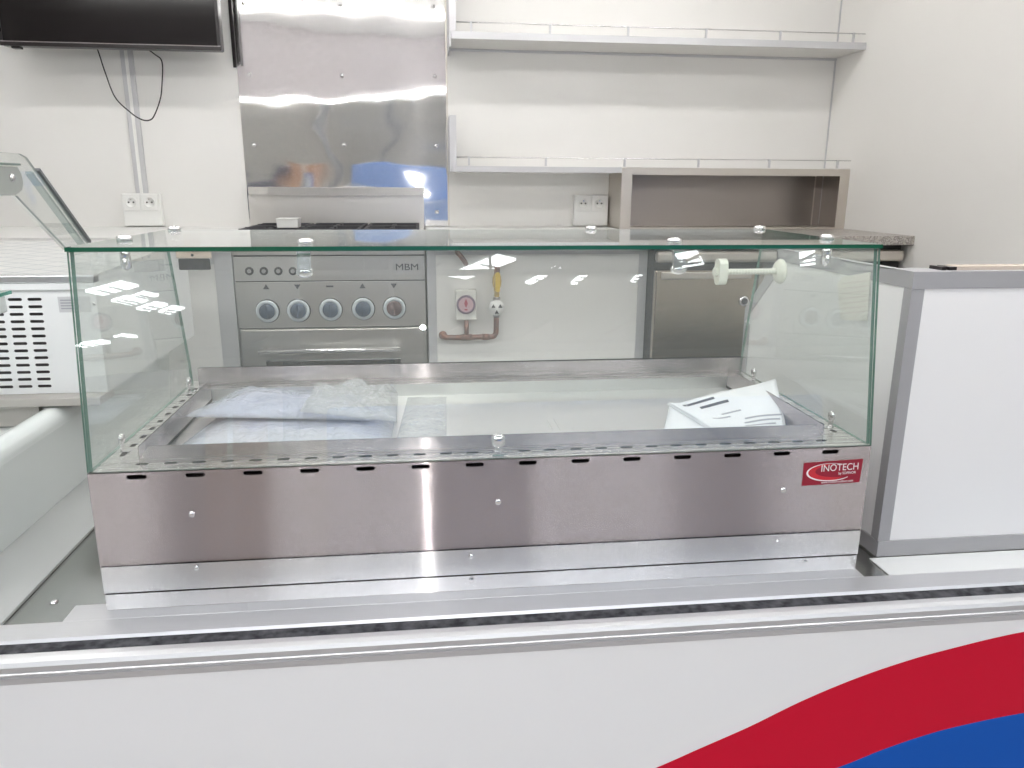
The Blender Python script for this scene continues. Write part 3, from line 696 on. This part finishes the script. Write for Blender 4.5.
# sockets
def socket(x0, label):
    t = thing('wall_socket', (x0 + 0.077, 2.34, 0.4535), label, 'socket', 'double sockets on the back wall')
    obj('back_box', B().box(x0, x0 + 0.154, 2.322, 2.3495, 0.4535, 0.586, 0.004), WPL, t)
    for k in (0.040, 0.112):
        f = obj('face_plate', B().box(x0 + k - 0.033, x0 + k + 0.033, 2.316, 2.3215, 0.516, 0.582, 0.002), WPL, t)
        r = B(); ring = [(0.0205, 0), (0.0235, 0.0015), (0.0235, 0.003), (0.0195, 0.003), (0.0185, 0.0004)]
        obj('socket_ring', r.lathe(ring, (x0 + k, 2.3158, 0.550), (0, -1, 0), 28), WPL, f)
        hb = B()
        for dx in (-0.0095, 0.0095): hb.cyl((x0 + k + dx, 2.3155, 0.550), (x0 + k + dx, 2.3120, 0.550), 0.0032, seg=12)
        obj('pin_hole', hb, DARK, f); obj('earth_pin', B().cyl((x0 + k, 2.3155, 0.561), (x0 + k, 2.308, 0.561), 0.0025, seg=12), CHROME, f)
    return t
socket(0.562, 'white double socket on the back wall right of the splashback')
socket(-1.340, 'white double socket on the back wall below the grey cable channel')
# cable channel and television
cc = thing('cable_channel', (-1.262, 2.34, 0.587), 'grey aluminium cable channel running down from the television', 'cable channel')
obj('channel', B().box(-1.286, -1.238, 2.3380, 2.3495, 0.5865, 1.60, 0.002), ALUV, cc)
obj('centre_rib', B().box(-1.268, -1.256, 2.3335, 2.3378, 0.5870, 1.60, 0.001), WPL, cc)
tv = thing('television', (-1.246, 2.2, 1.115), 'black flat television hung high on the back wall', 'television')
obj('casing', B().box(-1.640, -0.852, 2.158, 2.205, 1.117, 1.58, 0.006), BLACK, tv)
obj('bezel', B().box(-1.640, -0.852, 2.1500, 2.1575, 1.1165, 1.1335, 0.001).box(-1.640, -1.628, 2.1500, 2.1575, 1.134, 1.58).box(-0.864, -0.852, 2.1500, 2.1575, 1.134, 1.58), BLACK, tv)
obj('screen', B().box(-1.6275, -0.8645, 2.1535, 2.1575, 1.134, 1.58), SCREEN, tv)
obj('bezel_highlight', B().box(-1.638, -0.854, 2.1480, 2.1498, 1.1300, 1.1325), mat('bezel_highlight_grey', (0.25, 0.22, 0.23), 0.3), tv)  # lighter strip paints the highlight along the lower bezel
obj('sensor', B().box(-1.605, -1.575, 2.155, 2.185, 1.108, 1.1168, 0.002), BLACK, tv)
obj('wall_mount', B().box(-1.40, -1.10, 2.2055, 2.332, 1.25, 1.45).box(-1.42, -1.08, 2.3322, 2.3372, 1.2, 1.5), BLACK, tv)
cb = B().tube(smooth_path([(-1.330, 2.222, 1.135), (-1.327, 2.235, 1.110), (-1.318, 2.25, 1.044), (-1.292, 2.25, 0.953), (-1.2423, 2.25, 0.898), (-1.205, 2.25, 0.872), (-1.175, 2.25, 0.868), (-1.1533, 2.25, 0.8845), (-1.124, 2.25, 0.945), (-1.1108, 2.25, 1.0006), (-1.1019, 2.25, 1.085), (-1.125, 2.245, 1.112), (-1.155, 2.222, 1.135)]), 0.0026, 8)
tag(obj('television_cable', cb, BLACK), 'thin black cable hanging in a loop under the television', 'cable')

# ================================================================== COOKER
ck = thing('gas_range', (-0.44, 2.05, -0.46), 'stainless gas cooker with five round knobs behind the display case', 'cooker')
obj('body', B().box(-0.781, -0.103, 1.762, 2.335, -0.40, 0.4385), STEELO, ck)
for x in (-0.74, -0.145):
    for y in (1.81, 2.29): obj('foot', B().cyl((x, y, -0.4598), (x, y, -0.4005), 0.022, seg=14), CHROME, ck)
obj('hob_edge', B().box(-0.783, -0.101, 1.742, 1.7615, 0.3790, 0.4400, 0.003), STEELO, ck)
cp = obj('upper_panel', B().box(-0.781, -0.103, 1.750, 1.7615, 0.2870, 0.3740, 0.001), STEELO, ck)
kp = obj('knob_panel', B().box(-0.781, -0.103, 1.748, 1.7615, 0.1160, 0.2830, 0.001), STEELO, ck)
obj('panel_gap', B().box(-0.780, -0.104, 1.7560, 1.7618, 0.2832, 0.2868).box(-0.780, -0.104, 1.7560, 1.7618, 0.3742, 0.3788).box(-0.780, -0.104, 1.7560, 1.7618, 0.1122, 0.1158), DARK, ck)
for x, z in ((-0.7272, 0.3235), (-0.6768, 0.3231), (-0.6262, 0.3228), (-0.5754, 0.3224)):
    obj('button', B().lathe([(0.0150, 0), (0.0150, 0.004), (0.0125, 0.006)], (x, 1.7499, z), (0, -1, 0), 20), BLACK, ck)
    bb = obj('button_cap', B().cyl((x, 1.7437, z), (x, 1.7415, z), 0.0075, seg=16), STEELG, ck)
for i, (x, z) in enumerate(((-0.6734, 0.1790), (-0.5634, 0.1800), (-0.4485, 0.1820), (-0.3311, 0.1835), (-0.2179, 0.1850))):
    k = obj('knob', B().lathe([(0.043, 0), (0.0435, 0.004), (0.041, 0.010)], (x, 1.7478, z), (0, -1, 0), 36), BLACK, ck)
    obj('knob_ring', B().lathe([(0.0395, 0), (0.0405, 0.003), (0.0300, 0.006), (0.0285, 0.002)], (x, 1.7377, z), (0, -1, 0), 36), KNOBW, k)
    d = B().lathe([(0.0278, 0), (0.0278, 0.010), (0.025, 0.016)], (x, 1.7376, z), (0, -1, 0), 32); d.box(x - 0.004, x + 0.004, 1.7120, 1.7215, z - 0.024, z + 0.024, 0.002)
    obj('knob_grip', d, KNOBR if i == 4 else KNOBB, k)
    zz = 0.2660
    if i in (0, 3): pl = [(x - 0.011, zz - 0.008), (x + 0.011, zz - 0.008), (x, zz + 0.010)]
    elif i in (1, 4): pl = [(x - 0.011, zz + 0.008), (x, zz - 0.010), (x + 0.011, zz + 0.008)]
    else: pl = [(x - 0.013, zz - 0.003), (x + 0.013, zz - 0.003), (x + 0.013, zz + 0.003), (x - 0.013, zz + 0.003)]
    obj('burner_mark', B().prism(pl, 'Y', 1.7479, 1.7470), INK, ck)
lg = B().mesh(text_mesh('MBM', 0.034, 0.0004, Matrix.Translation((-0.1675, 1.7490, 0.3225)) @ XZ(0), 'CENTER', 0, 1.2, 0.0))
obj('maker_logo', lg, INK, ck, label='dark maker logo reading MBM')
od = obj('oven_door', B().box(-0.775, -0.109, 1.735, 1.7615, -0.37, 0.1115, 0.003), STEELO, ck)
hd = B().cyl((-0.705, 1.685, 0.0405), (-0.199, 1.685, 0.0405), 0.0090, seg=20)
for x in (-0.690, -0.214): hd.cyl((x, 1.685, 0.0405), (x, 1.7345, 0.0405), 0.008, seg=14)
obj('handle', hd, CHROME, od, label='bright bar handle')
obj('oven_window', B().box(-0.690, -0.200, 1.7325, 1.7347, -0.28, -0.0040, 0.002), SCREEN, od)
obj('hob', B().box(-0.778, -0.106, 1.763, 2.283, 0.4390, 0.4430), STEELO, ck)
for x0, x1 in ((-0.765, -0.560), (-0.548, -0.336), (-0.324, -0.120)):
    for y0, y1 in ((1.80, 2.02), (2.04, 2.26)):
        g = B()
        for a in (x0, x1 - 0.012): g.box(a, a + 0.012, y0, y1, 0.4432, 0.4680)
        for a in (y0, y1 - 0.012): g.box(x0, x1, a, a + 0.012, 0.4560, 0.4690)
        cx, cy = (x0 + x1) / 2, (y0 + y1) / 2
        g.box(x0, cx - 0.03, cy - 0.006, cy + 0.006, 0.4560, 0.4700).box(cx + 0.03, x1, cy - 0.006, cy + 0.006, 0.4560, 0.4700)
        g.box(cx - 0.006, cx + 0.006, y0, cy - 0.03, 0.4560, 0.4700).box(cx - 0.006, cx + 0.006, cy + 0.03, y1, 0.4560, 0.4700)
        pg = obj('pan_support', g, IRON, ck)
        obj('burner', B().lathe([(0.045, 0), (0.045, 0.008), (0.030, 0.012), (0.030, 0.016)], (cx, cy, 0.4431), (0, 0, 1), 24), IRON, ck)
obj('back_riser', B().box(-0.824, -0.098, 2.286, 2.3385, 0.4400, 0.5815, 0.001), STEELO, ck)
vs = [stadium(-0.735 + 0.0152 * k, 0.6050 - r, 0.0075, 0.0105) for k in range(42) for r in (0, 0.0145)]
vp = B().mesh(holed(RECT(-0.818, -0.096, 0.5820, 0.6140), vs, 0.0012, XZ(2.2700)))
vp.box(-0.818, -0.096, 2.2710, 2.3385, 0.6128, 0.6140).box(-0.818, -0.096, 2.2710, 2.2860, 0.5800, 0.5812).box(-0.818, -0.0968, 2.3000, 2.3012, 0.5822, 0.6125)
obj('flue_grille', vp, STEELO, ck, label='slotted vent strip')
cu = thing('white_tub', (-0.6, 1.885, 0.4705), 'small white square tub standing on the hob', 'tub')
def ring4(h, z): return [(-0.6 + sx * h, 1.885 + sy * h, z) for sx, sy in ((-1, -1), (1, -1), (1, 1), (-1, 1))]
obj('tub', B().hexa(ring4(0.037, 0.4705), ring4(0.039, 0.4995)), WPL, cu)
obj('lid', B().box(-0.6405, -0.5595, 1.8445, 1.9255, 0.4997, 0.5040, 0.0015), WPL, cu)

# ================================================================== WORKTOPS AND CABINETS
tag(obj('worktop', B().box(-2.595, -0.827, 1.655, 2.3495, 0.4130, 0.4490, 0.002).box(-2.595, -0.827, 1.6500, 1.6548, 0.4140, 0.4480), [WPL]), 'white worktop left of the cooker along the back wall', 'worktop', 'white worktops along the back wall')
tag(obj('worktop', B().box(-0.095, 0.7130, 1.655, 2.3495, 0.4130, 0.4490, 0.002), WPL), 'white worktop between the cooker and the granite', 'worktop', 'white worktops along the back wall')
tag(obj('granite_worktop', B().box(0.7135, 1.7275, 1.6250, 2.3495, 0.4150, 0.4490, 0.003), GRAN), 'speckled grey granite worktop in the right back corner', 'worktop')
def board_cabinet(name, x0, x1, label, fw=0.034, z0=-0.455, z1=0.410, y=1.75):
    t = thing(name, ((x0 + x1) / 2, 2.0, z0), label, 'cabinet', 'white cabinets under the worktops')
    obj('carcass', B().box(x0 + 0.002, x1 - 0.002, y + 0.012, 2.345, z0, z1), WPL, t)
    obj('door', B().box(x0 + fw, x1 - fw, y, y + 0.0115, z0 + 0.03, z1 - fw), WALL, t)
    obj('edge_profile', B().box(x0, x0 + fw - 0.0005, y - 0.003, y + 0.0115, z0, z1, 0.001).box(x1 - fw + 0.0005, x1, y - 0.003, y + 0.0115, z0, z1, 0.001).box(x0 + fw, x1 - fw, y - 0.003, y + 0.0115, z1 - fw + 0.0005, z1).box(x0 + fw, x1 - fw, y - 0.003, y + 0.0115, z0, z0 + 0.0295), ALUV, t)
    return t
board_cabinet('base_cabinet', -1.70, -0.785, 'white cabinet with aluminium edging left of the cooker', 0.062)
board_cabinet('base_cabinet', -0.0955, 0.7360, 'white cabinet with aluminium edging behind the gas pipes', 0.033)
# under-counter fridge
fg = thing('undercounter_fridge', (1.22, 2.0, -0.46), 'dark stainless fridge under the granite worktop', 'fridge')
obj('carcass', B().box(0.742, 1.715, 1.685, 2.30, -0.42, 0.4140), DARK, fg)
obj('top_rail', B().box(0.742, 1.712, 1.648, 1.684, 0.3520, 0.3950, 0.012), STEELB, fg)
for x0, x1 in ((0.742, 1.130), (1.138, 1.712)):
    dr = obj('door', B().box(x0, x1, 1.655, 1.6845, -0.38, 0.325, 0.006), STEELD, fg)
    obj('handle', B().box(x0 + 0.02, x1 - 0.02, 1.645, 1.6545, 0.292, 0.318, 0.004), STEELB, dr)
    obj('lock_ring', B().lathe([(0.013, 0), (0.020, 0.001), (0.020, 0.004), (0.013, 0.005)], (x1 - 0.040, 1.6549, 0.2070), (0, -1, 0), 28), CHROME, dr)
    obj('lock_core', B().cyl((x1 - 0.040, 1.6490, 0.2070), (x1 - 0.040, 1.6475, 0.2070), 0.012, seg=20), IRON, dr)
for x in (0.80, 1.65):
    for y in (1.72, 2.25): obj('foot', B().cyl((x, y, -0.4598), (x, y, -0.4205), 0.02, seg=12), CHROME, fg)
# gas fittings on the white cabinet front
gp = thing('gas_pipework', (0.08, 1.73, 0.07), 'copper gas pipework with round dial and brass valve on white cabinet', 'pipework')
yp = 1.712
low = smooth_path([(-0.041, 1.7440, 0.0800), (-0.041, 1.725, 0.0800), (-0.030, yp, 0.0765), (-0.010, yp, 0.0755)], 5)
obj('copper_pipe', B().tube(low + smooth_path([(0.0, yp, 0.0755), (0.10, yp, 0.0760), (0.140, yp, 0.0765), (0.1530, yp, 0.085), (0.1565, yp, 0.100), (0.1570, yp, 0.150)], 5), 0.0100, 14), COPPER, gp)
obj('pipe_elbow', B().lathe([(0.014, 0), (0.0155, 0.003), (0.0155, 0.010), (0.0125, 0.013)], (-0.041, 1.7464, 0.0800), (0, -1, 0), 20), COPPER, gp)
obj('tee_pipe', B().tube([(0.0460, yp, 0.0770), (0.0460, yp, 0.1010), (0.0460, yp, 0.1400)], 0.0085, 14).cyl((0.027, yp, 0.0757), (0.065, yp, 0.0757), 0.0125, seg=16).cyl((0.105, yp, 0.0760), (0.130, yp, 0.0760), 0.0122, seg=16), COPPER, gp)
obj('pressure_box', B().box(0.0065, 0.0850, 1.705, 1.7470, 0.140, 0.2530, 0.005), mat('pale_box', (0.74, 0.73, 0.69), 0.4), gp)
dl = obj('dial', B().lathe([(0.034, 0), (0.035, 0.006), (0.030, 0.010), (0.0275, 0.006)], (0.0440, 1.7048, 0.2000), (0, -1, 0), 32), DIALD, gp)
obj('dial_face', B().cyl((0.0440, 1.6988, 0.2000), (0.0440, 1.6975, 0.2000), 0.0272, seg=28), DIALP, dl)
obj('dial_needle', B().prism([(0.0440, 0.2220), (0.0370, 0.2050), (0.0440, 0.1880), (0.0510, 0.2050)], 'Y', 1.6973, 1.6965).box(0.0385, 0.0495, 1.6965, 1.6973, 0.1790, 0.1840), mat('dial_red', (0.45, 0.08, 0.12), 0.4), dl)
obj('coupling', B().cyl((0.1570, yp, 0.1500), (0.1575, yp, 0.1660), 0.0120, seg=18), STEELG, gp)
fl = obj('round_flange', B().lathe([(0.029, 0), (0.0295, 0.004), (0.0285, 0.012)], (0.1575, 1.7080, 0.1860), (0, -1, 0), 30), WPL, gp)
hb = B()
for a in (90, 210, 330):
    r0 = math.radians(a + 180); cx, cz = 0.1575 + 0.0145 * math.cos(r0), 0.1860 + 0.0145 * math.sin(r0)
    hb.prism([(cx - 0.008, cz - 0.006), (cx + 0.008, cz - 0.006), (cx, cz + 0.008)], 'Y', 1.6958, 1.6945)
obj('triangle_mark', hb, INK, fl)
obj('upper_pipe', B().cyl((0.1580, yp, 0.2060), (0.1585, yp, 0.2180), 0.0125, seg=18, mi=0).cyl((0.1585, yp, 0.2180), (0.1590, yp, 0.2260), 0.0140, seg=6, mi=0), STEELG, gp)
obj('brass_nut', B().cyl((0.1590, yp, 0.2262), (0.1592, yp, 0.2470), 0.0105, seg=6, smooth=False).cyl((0.1592, yp, 0.2470), (0.1594, yp, 0.2540), 0.0130, seg=6, smooth=False), BRASS, gp)
obj('ball_valve', B().lathe([(0.010, 0), (0.0150, 0.010), (0.0175, 0.028), (0.0150, 0.046), (0.0105, 0.056)], (0.1594, yp, 0.2545), (0, 0, 1), 20), BRASS, gp)
obj('valve_lever', B().prism(stadium(0.1600, 0.2830, 0.0165, 0.072, 8), 'Y', 1.6870, 1.6930), YELLOW, gp)
obj('top_pipe', B().tube(smooth_path([(0.1598, yp, 0.3110), (0.1600, yp, 0.335), (0.1595, yp, 0.352), (0.1590, 1.724, 0.3625), (0.1590, 1.7440, 0.3650)], 5), 0.0108, 14), COPPER, gp)
# second copper bend higher up, beside the pressure box
p2 = B().tube(smooth_path([(0.016, 1.7430, 0.388), (0.020, 1.722, 0.384), (0.032, yp, 0.370), (0.044, 1.720, 0.352), (0.048, 1.7380, 0.344)], 5), 0.0090, 14)
obj('feed_pipe', p2, COPPER, gp)

# ================================================================== WHITE CABINET ON THE RIGHT
rc = thing('counter_partition', (1.2, 0.43, -0.0325), 'white L shaped counter partition with grey aluminium edges at the right', 'partition')
XL, XR, YF, YR, ZB, ZT = 0.700, 1.722, 0.098, 0.755, -0.0320, 0.4865
side = [(YF + 0.004, ZB), (YR, ZB), (YR, 0.322), (0.605, 0.448), (0.60, ZT - 0.002), (YF + 0.004, ZT - 0.002)]
obj('side_panel', B().prism(side, 'X', XL + 0.002, XL + 0.016), PANEL, rc)
obj('front_panel', B().box(XL + 0.0165, XR, YF + 0.002, YF + 0.016, ZB, ZT - 0.002), PANEL, rc)
ep = B().box(XL, XL + 0.023, YF, YF + 0.002, ZB + 0.031, ZT - 0.028)                                    # front of the corner post
ep.box(XL, XL + 0.002, YF + 0.0021, YF + 0.022, ZB + 0.031, ZT - 0.028)                                  # its side
obj('corner_post', ep, ALUP, rc)
obj('top_edge', B().box(XL, XR, YF, YF + 0.002, ZT - 0.0275, ZT).box(XL, XL + 0.002, YF + 0.0021, 0.605, ZT - 0.0275, ZT).box(XL, XR, YF, YF + 0.062, ZT + 0.0001, ZT + 0.0012).box(XL, XL + 0.018, YF + 0.063, 0.605, ZT - 0.0018, ZT + 0.0002), ALUP, rc)
obj('rear_edge', B().hexa([(XL, 0.6055, ZT), (XL, 0.6055, ZT - 0.0275), (XL, 0.5890, 0.4585), (XL, 0.590, 0.43)], [(XL + 0.002, 0.6055, ZT), (XL + 0.002, 0.6055, ZT - 0.0275), (XL + 0.002, 0.5890, 0.4585), (XL + 0.002, 0.590, 0.43)]).prism([(0.606, 0.459), (0.755, 0.326), (0.755, 0.290), (0.575, 0.448)], 'X', XL, XL + 0.002).box(XL, XL + 0.002, 0.722, 0.755, ZB, 0.290), ALUP, rc)
obj('bottom_edge', B().box(XL, XR, YF - 0.002, YF + 0.0019, ZB, ZB + 0.0300).box(XL - 0.001, XL + 0.0019, YF + 0.0025, 0.72, ZB, ZB + 0.0300), ALUP, rc)
# slotted strip on the partition's top edge
vsx = thing('slotted_strip', (1.2, 0.135, ZT + 0.0013), 'beige slotted ventilation strip lying on the top edge of the right partition', 'strip')
sl = [stadium(0.815 + 0.021 * k, 0.1440, 0.012, 0.005) for k in range(40)]
obj('strip', B().mesh(holed(RECT(0.790, 1.70, 0.118, 0.152), sl, 0.0012, XY(ZT + 0.0068))).box(0.790, 1.70, 0.118, 0.1192, ZT + 0.0013, ZT + 0.0061).box(0.790, 1.70, 0.1508, 0.152, ZT + 0.0013, ZT + 0.0061), mat('beige_strip', (0.55, 0.47, 0.40), 0.5), vsx)
obj('dark_end', B().box(0.762, 0.770, 0.116, 0.150, ZT + 0.0013, ZT + 0.0070).box(0.776, 0.789, 0.116, 0.150, ZT + 0.0013, ZT + 0.0070), BLACK, vsx)
# note taped on its side, seen through the glass
nt = thing('lined_note', (0.6990, 0.27, 0.372), 'cream sheet with faint lines taped to the right partition behind the glass', 'note')
NC = [(0.330, 0.4400), (0.310, 0.4560), (0.222, 0.4740), (0.214, 0.3850), (0.3045, 0.3720)]
obj('sheet', B().prism(NC, 'X', 0.6995, 0.6988), NOTE, nt)
for k in range(7):
    z = 0.384 + 0.0095 * k; s = B()
    s.hexa([(0.6987, 0.302 + 0.0015 * k, z), (0.6987, 0.222, z + 0.0165), (0.6987, 0.222, z + 0.0185), (0.6987, 0.302 + 0.0015 * k, z + 0.002)], [(0.6984, 0.302 + 0.0015 * k, z), (0.6984, 0.222, z + 0.0165), (0.6984, 0.222, z + 0.0185), (0.6984, 0.302 + 0.0015 * k, z + 0.002)])
    obj('printed_line', s, INKP, nt)

# ================================================================== LEFT DISPLAY FREEZER
tag(obj('base_board', B().box(-1.90, -0.7680, -0.0220, 1.28, -0.0350, -0.0290, 0.001), BOARD), 'flat grey board on the counter under the left display freezer', 'board')
lfz = thing('display_freezer', (-1.4, 0.6, -0.0285), 'white rounded display freezer with vented housing at the left edge', 'freezer')
XF = -0.8750
rim = [(XF, 0.130), (XF - 0.001, 0.142), (XF - 0.006, 0.153), (XF - 0.016, 0.1605), (XF - 0.029, 0.163), (XF - 0.042, 0.160), (XF - 0.052, 0.152), (XF - 0.058, 0.140)]
tub = [(-1.85, -0.0285), (XF - 0.014, -0.0285)] + curve2(rim, 6) + [(XF - 0.066, 0.115), (-1.85, 0.105)]
tb = B().prism(tub, 'Y', 0.0, 1.26)
obj('tub', tb, FIBRE, lfz)
obj('steel_ledge', B().box(-1.85, -0.800, 0.560, 0.640, 0.1665, 0.1850, 0.002).box(-1.85, XF - 0.062, 0.585, 0.600, 0.118, 0.1663), mat('ledge_steel', (0.50, 0.47, 0.44), 0.35, 0.3), lfz)
slv = []
for c in range(9):
    for r in range(13): slv.append(stadium(-0.919 - 0.0385 * c - 0.0005 * r, 0.3890 - 0.01558 * r, 0.028, 0.0062))
hv = B().mesh(holed(RECT(-1.85, -0.797, 0.1855, 0.4080), slv, 0.0014, XZ(0.6000)))
obj('vent_panel', hv, WHITE, lfz, label='white vent panel with rows of slots')
hs = B().box(-0.7985, -0.797, 0.6010, 1.26, 0.1855, 0.4080).box(-1.85, -0.7985, 1.2585, 1.26, 0.1855, 0.4080).box(-1.85, -0.80, 0.650, 0.655, 0.187, 0.407)
obj('housing', hs, [WHITE], lfz)
obj('dark_coil', B().box(-1.84, -0.80, 0.640, 0.648, 0.187, 0.407), mat('coil_grey', (0.10, 0.09, 0.095), 0.6), lfz)
obj('top_edge', B().box(-1.85, -0.793, 0.5900, 0.6160, 0.4240, 0.4390, 0.002), ALU, lfz)
obj('top_edge_lower', B().box(-1.85, -0.794, 0.5930, 0.6160, 0.4082, 0.4236, 0.002), WHITE, lfz)
obj('ribbed_lid', B().hexa([(-1.85, 0.6165, 0.4330), (-0.794, 0.6165, 0.4330), (-0.794, 1.25, 0.4600), (-1.85, 1.25, 0.4600)], [(-1.85, 0.6165, 0.4390), (-0.794, 0.6165, 0.4390), (-0.794, 1.25, 0.4665), (-1.85, 1.25, 0.4665)]), GRID, lfz)
obj('lid_skirt', B().prism([(0.6165, 0.4085), (1.25, 0.4085), (1.25, 0.4595), (0.6165, 0.4325)], 'X', -0.800, -0.7945), WHITE, lfz)
rp = obj('rating_plate', B().box(-0.8725, -0.8090, 0.5975, 0.5990, 0.3610, 0.3940), mat('plate_grey', (0.58, 0.58, 0.59), 0.4), lfz)
tx = B()
for k in range(4): tx.box(-0.868, -0.835 + 0.004 * (k % 2), 0.5968, 0.5974, 0.368 + 0.0058 * k, 0.3705 + 0.0058 * k)
obj('printed_line', tx, INKL, rp)
obj('screw', B().lathe([(0.004, 0), (0.004, 0.001), (0.0025, 0.002)], (-0.7985 - 0.004, 0.5990, 0.3776), (0, -1, 0), 12), CHROME, lfz)
# raised side pane, its trims and bracket
pn = [(0.02, 0.605), (0.02, 0.6400), (0.10, 0.6780), (0.4650, 0.6785), (0.5400, 0.6780), (0.5640, 0.6720), (0.5975, 0.6454), (0.7950, 0.4895), (0.7950, 0.4700), (0.7100, 0.4700), (0.5040, 0.6000)]
obj('side_pane', B().prism(pn, 'X', XF - 0.006, XF - 0.001, 0, 2), [GLASS, GEDGE, mat('grey_pane_rim', (0.42, 0.46, 0.44), 0.15)], lfz)
d = Vector((0, 0.1975, -0.1559)).normalized(); nrm = Vector((0, 0.62, 0.785)) * 0.008
def bar(p0, p1, x0, x1, t, b):
    p0 = Vector((0, *p0)); p1 = Vector((0, *p1)); q = (p1 - p0).normalized(); nn = Vector((0, -q.z, q.y)) * t
    a = [p0, p1, p1 + nn, p0 + nn]
    return b.hexa([Vector((x0, v.y, v.z)) for v in a], [Vector((x1, v.y, v.z)) for v in a])
obj('pane_trim', bar((0.5985, 0.6480), (0.7980, 0.4910), XF - 0.008, XF + 0.003, 0.006, B()), mat('trim_dark', (0.22, 0.23, 0.24), 0.35, 0.7), lfz)
obj('pane_trim', bar((0.5900, 0.6420), (0.7890, 0.4850), XF - 0.022, XF - 0.0085, 0.006, B()), mat('trim_green', (0.42, 0.48, 0.46), 0.3, 0.3), lfz)
obj('gas_strut', B().cyl((XF - 0.010, 0.5040, 0.6016), (XF - 0.010, 0.690, 0.4840), 0.0030, seg=10), WPL, lfz)
bk = [(0.30, 0.6550), (0.5010, 0.6530), (0.5120, 0.6400), (0.5140, 0.6250), (0.5060, 0.6110), (0.4800, 0.6020), (0.30, 0.6020)]
br = obj('bracket', B().prism(bk, 'X', XF + 0.0005, XF + 0.008), GREYPL, lfz, label='grey rounded hinge bracket')
obj('bracket_cap', B().box(XF - 0.001, XF + 0.012, 0.30, 0.5080, 0.6555, 0.6595, 0.001), mat('bracket_dark', (0.16, 0.20, 0.18), 0.3), br)
obj('bracket_screw', B().lathe([(0.008, 0), (0.008, 0.002), (0.004, 0.005)], (XF + 0.0082, 0.4740, 0.6330), (1, 0, 0), 18), CHROME, br)
obj('glass_shelf', B().prism([(-1.75, 0.05), (XF - 0.010, 0.05), (XF - 0.010, 0.4470), (-1.75, 0.4470)], 'Z', 0.4210, 0.4275, 0, 2), [GLASS, GEDGE, mat('teal_glass_edge', (0.10, 0.30, 0.24), 0.1)], lfz)
b = B().box(XF - 0.028, XF - 0.0105, 0.395, 0.425, 0.3900, 0.4205, 0.003).cyl((XF - 0.019, 0.394, 0.402), (XF - 0.019, 0.386, 0.402), 0.007, seg=14)
obj('shelf_clamp', b, mat('clamp_clear_grey', (0.62, 0.66, 0.66), 0.2), lfz)
# small bolt on the counter
tag(obj('counter_bolt', B().lathe([(0.007, 0), (0.007, 0.001), (0.004, 0.003)], (-0.722, 0.098, -0.0354), (0, 0, 1), 16), CHROME), 'small flat bolt head on the counter by the grey board', 'bolt')
